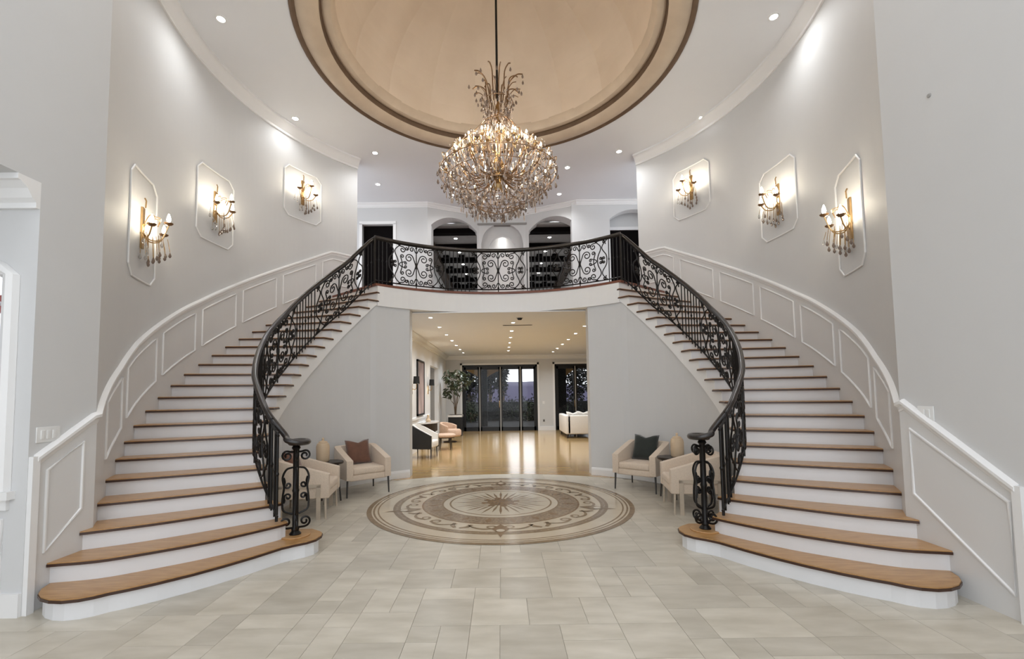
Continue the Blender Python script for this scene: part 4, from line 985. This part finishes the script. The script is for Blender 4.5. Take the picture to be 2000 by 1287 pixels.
# console table with curved front
e = empty('console_table', (LX + .24, 14.0, 0), 0, 'dark console table with pale marble top under the painting', 'table')
hp_ = [(-.22, -.75)] + [(-.22 + .46*math.cos(-PI/2 + PI*t/12)**.8 if 0 < t < 12 else -.22, -.75 + 1.5*t/12) for t in range(13)] + [(-.22, .75)]
MB().prism(hp_, .74, .78).build('table_top', 'marble', e)
MB().prism([(p[0]*.9 - .02, p[1]*.92) for p in hp_], .50, .74).build('cabinet', 'dark_wood', e)
for q in ((-.18, -.55), (-.18, .55), (.12, 0)): MB().tube([(q[0], q[1], .52), (q[0], q[1], 0)], .02, 8).build('leg', 'dark_wood', e)
e = empty('bottle_vase', (LX + .2, 13.7, .78), 0, 'small pale vase on the marble console in the room beyond', 'vase'); MB().lathe([(.0005, 0), (.06, 0), (.08, .06), (.03, .14), (.03, .2), (.0005, .2)], 14).build('vase_body', 'ceramic', e, smooth=True); MB().lathe([(.03, .2), (.038, .205), (.03, .21)], 12).build('rim', 'brass', e)
e = empty('ottoman', (-1.62, 13.35, 0), 0, 'round rose padded stool with dark legs in the room beyond', 'stool', 'rose seats in the room beyond')
MB().lathe([(.0005, .46), (.26, .455), (.30, .43), (.30, .39), (.27, .36), (.0005, .36)], 24).build('seat_pad', 'rose_fabric', e, smooth=True)
MB().lathe([(.27, .34), (.28, .36), (.0005, .36)], 24).build('seat_rim', 'dark_wood', e)
for i in range(4): a = PI/4 + i*PI/2; MB().tube([(.2*math.cos(a), .2*math.sin(a), .35), (.24*math.cos(a), .24*math.sin(a), 0)], [.02, .012], 8).build('leg', 'dark_wood', e)
e = empty('lounge_chair', (-1.72, 15.4, 0), math.radians(70), 'rose upholstered lounge chair near the potted tree', 'chair', 'rose seats in the room beyond')
pth = [(.38*math.cos(-.3 + (PI + .6)*t/14), .34*math.sin(-.3 + (PI + .6)*t/14)) for t in range(15)]
MB().ribbon(pth, [.2]*15, [.55 + .12*math.sin(PI*t/14) for t in range(15)], .09, side=1).build('back_shell', 'rose_fabric', e, bevel=.03)
MB().lathe([(.0005, .44), (.3, .43), (.34, .38), (.34, .24), (.3, .2), (.0005, .2)], 20, (0, -.05, 0)).build('seat_cushion', 'rose_fabric', e, smooth=True)
MB().lathe([(.0005, .0), (.22, .0), (.22, .03), (.05, .05), (.05, .2), (.0005, .2)], 20).build('pedestal', 'dark_wood', e, smooth=True)
# potted tree
e = empty('planter', (-1.78, 17.9, 0), 0, 'black square planter with a pale rim near the far doors', 'planter')
MB().box(-.26, .26, -.26, .26, .0, .72).build('pot', 'black_metal', e); MB().box(-.28, .28, -.28, .28, .72, .80).build('rim', 'marble', e); MB().box(-.24, .24, -.24, .24, .80, .805).build('soil', 'soil', e)
rg = random.Random(21)
e = empty('indoor_tree', (-1.78, 17.9, .80), 0, 'leafy green indoor tree growing in the black planter', 'tree')
br = []
for i in range(9):
    a = 2*PI*i/9 + rg.uniform(-.3, .3); R = rg.uniform(.25, .62); zz = rg.uniform(.75, 1.55); br.append((R*math.cos(a), R*math.sin(a), zz))
    MB().tube([tuple(q) for q in catmull([(.02*math.cos(a), .02*math.sin(a), 0), (.06*math.cos(a), .06*math.sin(a), .4), (R*.5*math.cos(a), R*.5*math.sin(a), zz*.7), br[-1]], 3)], [.016] * 3 + [.012]*3 + [.007]*4, 5).build('branch', 'bark', e)
leafm = MB().add([(0, 0, 0), (.035, .05, .01), (.03, .12, 0), (0, .17, -.03), (-.03, .12, 0), (-.035, .05, .01)], [(0, 1, 2, 3), (0, 3, 4, 5)]).build('leaf', 'leaf'); LFM = leafm.data; bpy.data.objects.remove(leafm)
for i in range(290):
    b_ = rg.choice(br); q = Vector((rg.gauss(0, 1), rg.gauss(0, 1), rg.gauss(0, 1))).normalized() * rg.uniform(.05, .34)
    p = Vector(b_) + q + Vector((0, 0, .05)); p.x = max(-.34, p.x)
    o = link('leaf', LFM, None, e, loc=p); o.rotation_euler = (rg.uniform(-1.2, .4), rg.uniform(-.8, .8), rg.uniform(0, 6.28)); o.scale = (rg.uniform(.8, 1.5),)*3
# sofa on the right
e = empty('sofa', (3.35, 16.6, 0), 0, 'white upholstered sofa in the room beyond on the right', 'sofa')
MB().box(-1.0, 2.0, -.45, .45, .14, .42).build('seat_base', 'white_fabric', e, bevel=.03)
MB().box(-1.0, 2.0, -.50, -.30, .14, .80).build('backrest', 'white_fabric', e, bevel=.04)
MB().box(-1.06, -.86, -.50, 1.35, .14, .80).build('armrest', 'white_fabric', e, bevel=.04)
MB().box(-.86, 0, -.28, 1.3, .14, .46).build('seat_cushion', 'white_fabric', e, bevel=.04)
MB().box(.02, 1.2, -.28, .48, .40, .52).build('seat_cushion', 'white_fabric', e, bevel=.04)
for q in ((-.98, -.42), (1.9, -.42), (-.98, 1.25), (1.9, .38)): MB().box(q[0] - .03, q[0] + .03, q[1] - .03, q[1] + .03, 0, .14).build('leg', 'dark_wood', e)
for x, y, m_, lb, zz in ((2.66, 16.75, 'white_fabric', 'white pillow at the left end of the far sofa', .46), (3.02, 16.62, 'white_fabric', 'second white pillow from the left on the far sofa', .48), (3.42, 16.56, 'white_fabric', 'third white pillow from the left on the far sofa', .52), (3.78, 16.55, 'grey_fabric', 'grey patterned pillow on the far sofa', .52)):
    cushion(x, y, zz, (.2, 1), m_, .24, lb, .3)['group'] = 'pillows on the far sofa'
# wall outlet plates
e = empty('wall_outlet', (1.86, LY, 1.2), -PI/2, 'small switch plate between the far doors', 'light switch'); MB().box(0, .01, -.05, .05, -.06, .06).build('plate', 'plastic_white', e); MB().box(.01, .015, -.015, .015, -.03, .03).build('rocker', 'plastic_white', e)
e = empty('wall_outlet', (1.86, LY, .42), -PI/2, 'small dark outlet low between the far doors', 'outlet'); MB().box(0, .01, -.04, .04, -.06, .06).build('plate', 'mirror_grey', e); MB().box(.01, .016, -.02, .02, -.035, .035).build('socket', 'black_metal', e)

# ------------------------------------------------------------------ outside
struct('ground_terrace', 'dark paved terrace outside the glazed doors', MB().box(-30, 30, LY + .2, 28, -.15, -.02), 'paving')
struct('ground_lawn', 'dark garden ground beyond the terrace', MB().box(-80, 80, 28, 150, -1.2, -1.0), 'tree_far')
for x0, x1, nm in ((-3.2, -1.35, 'left'), (.9, 1.9, 'middle'), (3.9, 8, 'right')): pass
mb, ap, P0, d, nn = arch_wall((-9, 23.0), (9, 23.0), 2.0, 4.2, 8.2, 10.4, 2.0, 2.75, 3.05, .4)
po = empty('porch', (0, 22.5, 0), 0, 'covered porch with a warm wooden soffit outside the far doors', 'porch')
MB().box(-9, 9, -2.4, .9, 3.12, 3.2).build('soffit', 'soffit', po)
for x in (-4.6, -.9, 3.1, 6.3): MB().box(x - .22, x + .22, .45, .9, -.02, 3.12).build('column', 'tree_far', po)
for x0, x1 in ((-4.4, -1.1), (-.7, 2.9), (3.3, 6.1)):
    a_ = arch_profile(x0, x1, 2.45, 3.0, 14); m_ = MB()
    for (x, z), (x2, z2) in zip(a_, a_[1:]): m_.add([(x, .5, z), (x2, .5, z2), (x2, .5, 3.12), (x, .5, 3.12), (x, .85, z), (x2, .85, z2), (x2, .85, 3.12), (x, .85, 3.12)], [(0,1,2,3), (4,7,6,5), (0,4,5,1), (3,2,6,7)])
    m_.build('arch_spandrel', 'soffit', po)
def hills(y, h, seed, mt, name, label):
    rr = random.Random(seed); pts = []; n = 60
    ph = [rr.uniform(0, 6.28) for _ in range(5)]
    m_ = MB(); v = []
    for i in range(n + 1):
        x = -90 + 180*i/n; z = h * (1 + .25*math.sin(x*.06 + ph[0]) + .14*math.sin(x*.17 + ph[1]) + .06*math.sin(x*.5 + ph[2]))
        v += [(x, y, -1), (x, y + 4, z*.7), (x, y + 14, z), (x, y + 30, -1)]
    m_.add(v, [(i*4+e_, (i+1)*4+e_, (i+1)*4+e_+1, i*4+e_+1) for i in range(n) for e_ in range(3)])
    o = m_.build(name, mt, smooth=True); tag(o, label, kind='structure'); return o
hills(95, 3.3, 4, 'hill', 'ground_hills', 'bluish hills on the horizon outside the far doors')
rg = random.Random(8)
def garden_tree(x, y, h, r, label, m_='tree_far', n=1500, sz=.34):
    e = empty('garden_tree', (x, y, -1.0), 0, label, 'tree', 'trees outside the far doors')
    MB().tube([(0, 0, 0), (.05, 0, h*.5), (0, .05, h*.8)], [.14, .10, .04], 6).build('trunk', 'bark', e)
    leaf_cluster((0, 0, h*.66), r, n, sz, rg, h*.36/r).build('crown', m_, e)
garden_tree(-2.05, 29, 6.6, 1.0, 'dark tree behind the leftmost glazed door'); garden_tree(-.75, 31, 8.4, .95, 'tall dark cypress like tree behind the second glazed door', n=3200)
garden_tree(.10, 30, 7.4, .32, 'slim dark tree at the centre of the far doors'); garden_tree(5.1, 31, 6.2, .9, 'dark tree behind the right pair of doors')
garden_tree(6.3, 29, 6.8, 1.2, 'broad dark tree at the right edge of the right doors')
hd = empty('garden_hedge', (0, 27.6, -.9), 0, 'long dark clipped hedge across the garden outside the far doors', 'hedge')
mh = MB()
for i in range(26): mh.add(*(lambda q: (q.v, q.f))(leaf_cluster((-6.5 + i*.55, rg.uniform(-.2, .2), 1.4 + rg.uniform(-.12, .12)), .75, 160, .24, rg, 1.35)))
mh.build('foliage', 'tree_far', hd); MB().box(-6.8, 7.6, -.25, .25, 0, 2.0).build('core', 'tree_far', hd)
for x, y, lb in ((-1.75, 26.2, 'green shrub outside the leftmost glazed door'), (1.55, 27, 'green shrub outside the fourth glazed door'), (3.4, 27.2, 'shrub outside the right pair of doors'), (.4, 27.5, 'low shrub at the centre of the terrace')):
    e = empty('terrace_shrub', (x, y, -.02), 0, lb, 'shrub', 'shrubs on the terrace edge'); leaf_cluster((0, 0, .62), .62, 420, .16, rg, 1.0).build('foliage', 'shrub', e); MB().tube([(0, 0, 0), (0, 0, .6)], .03, 5).build('stem', 'bark', e)
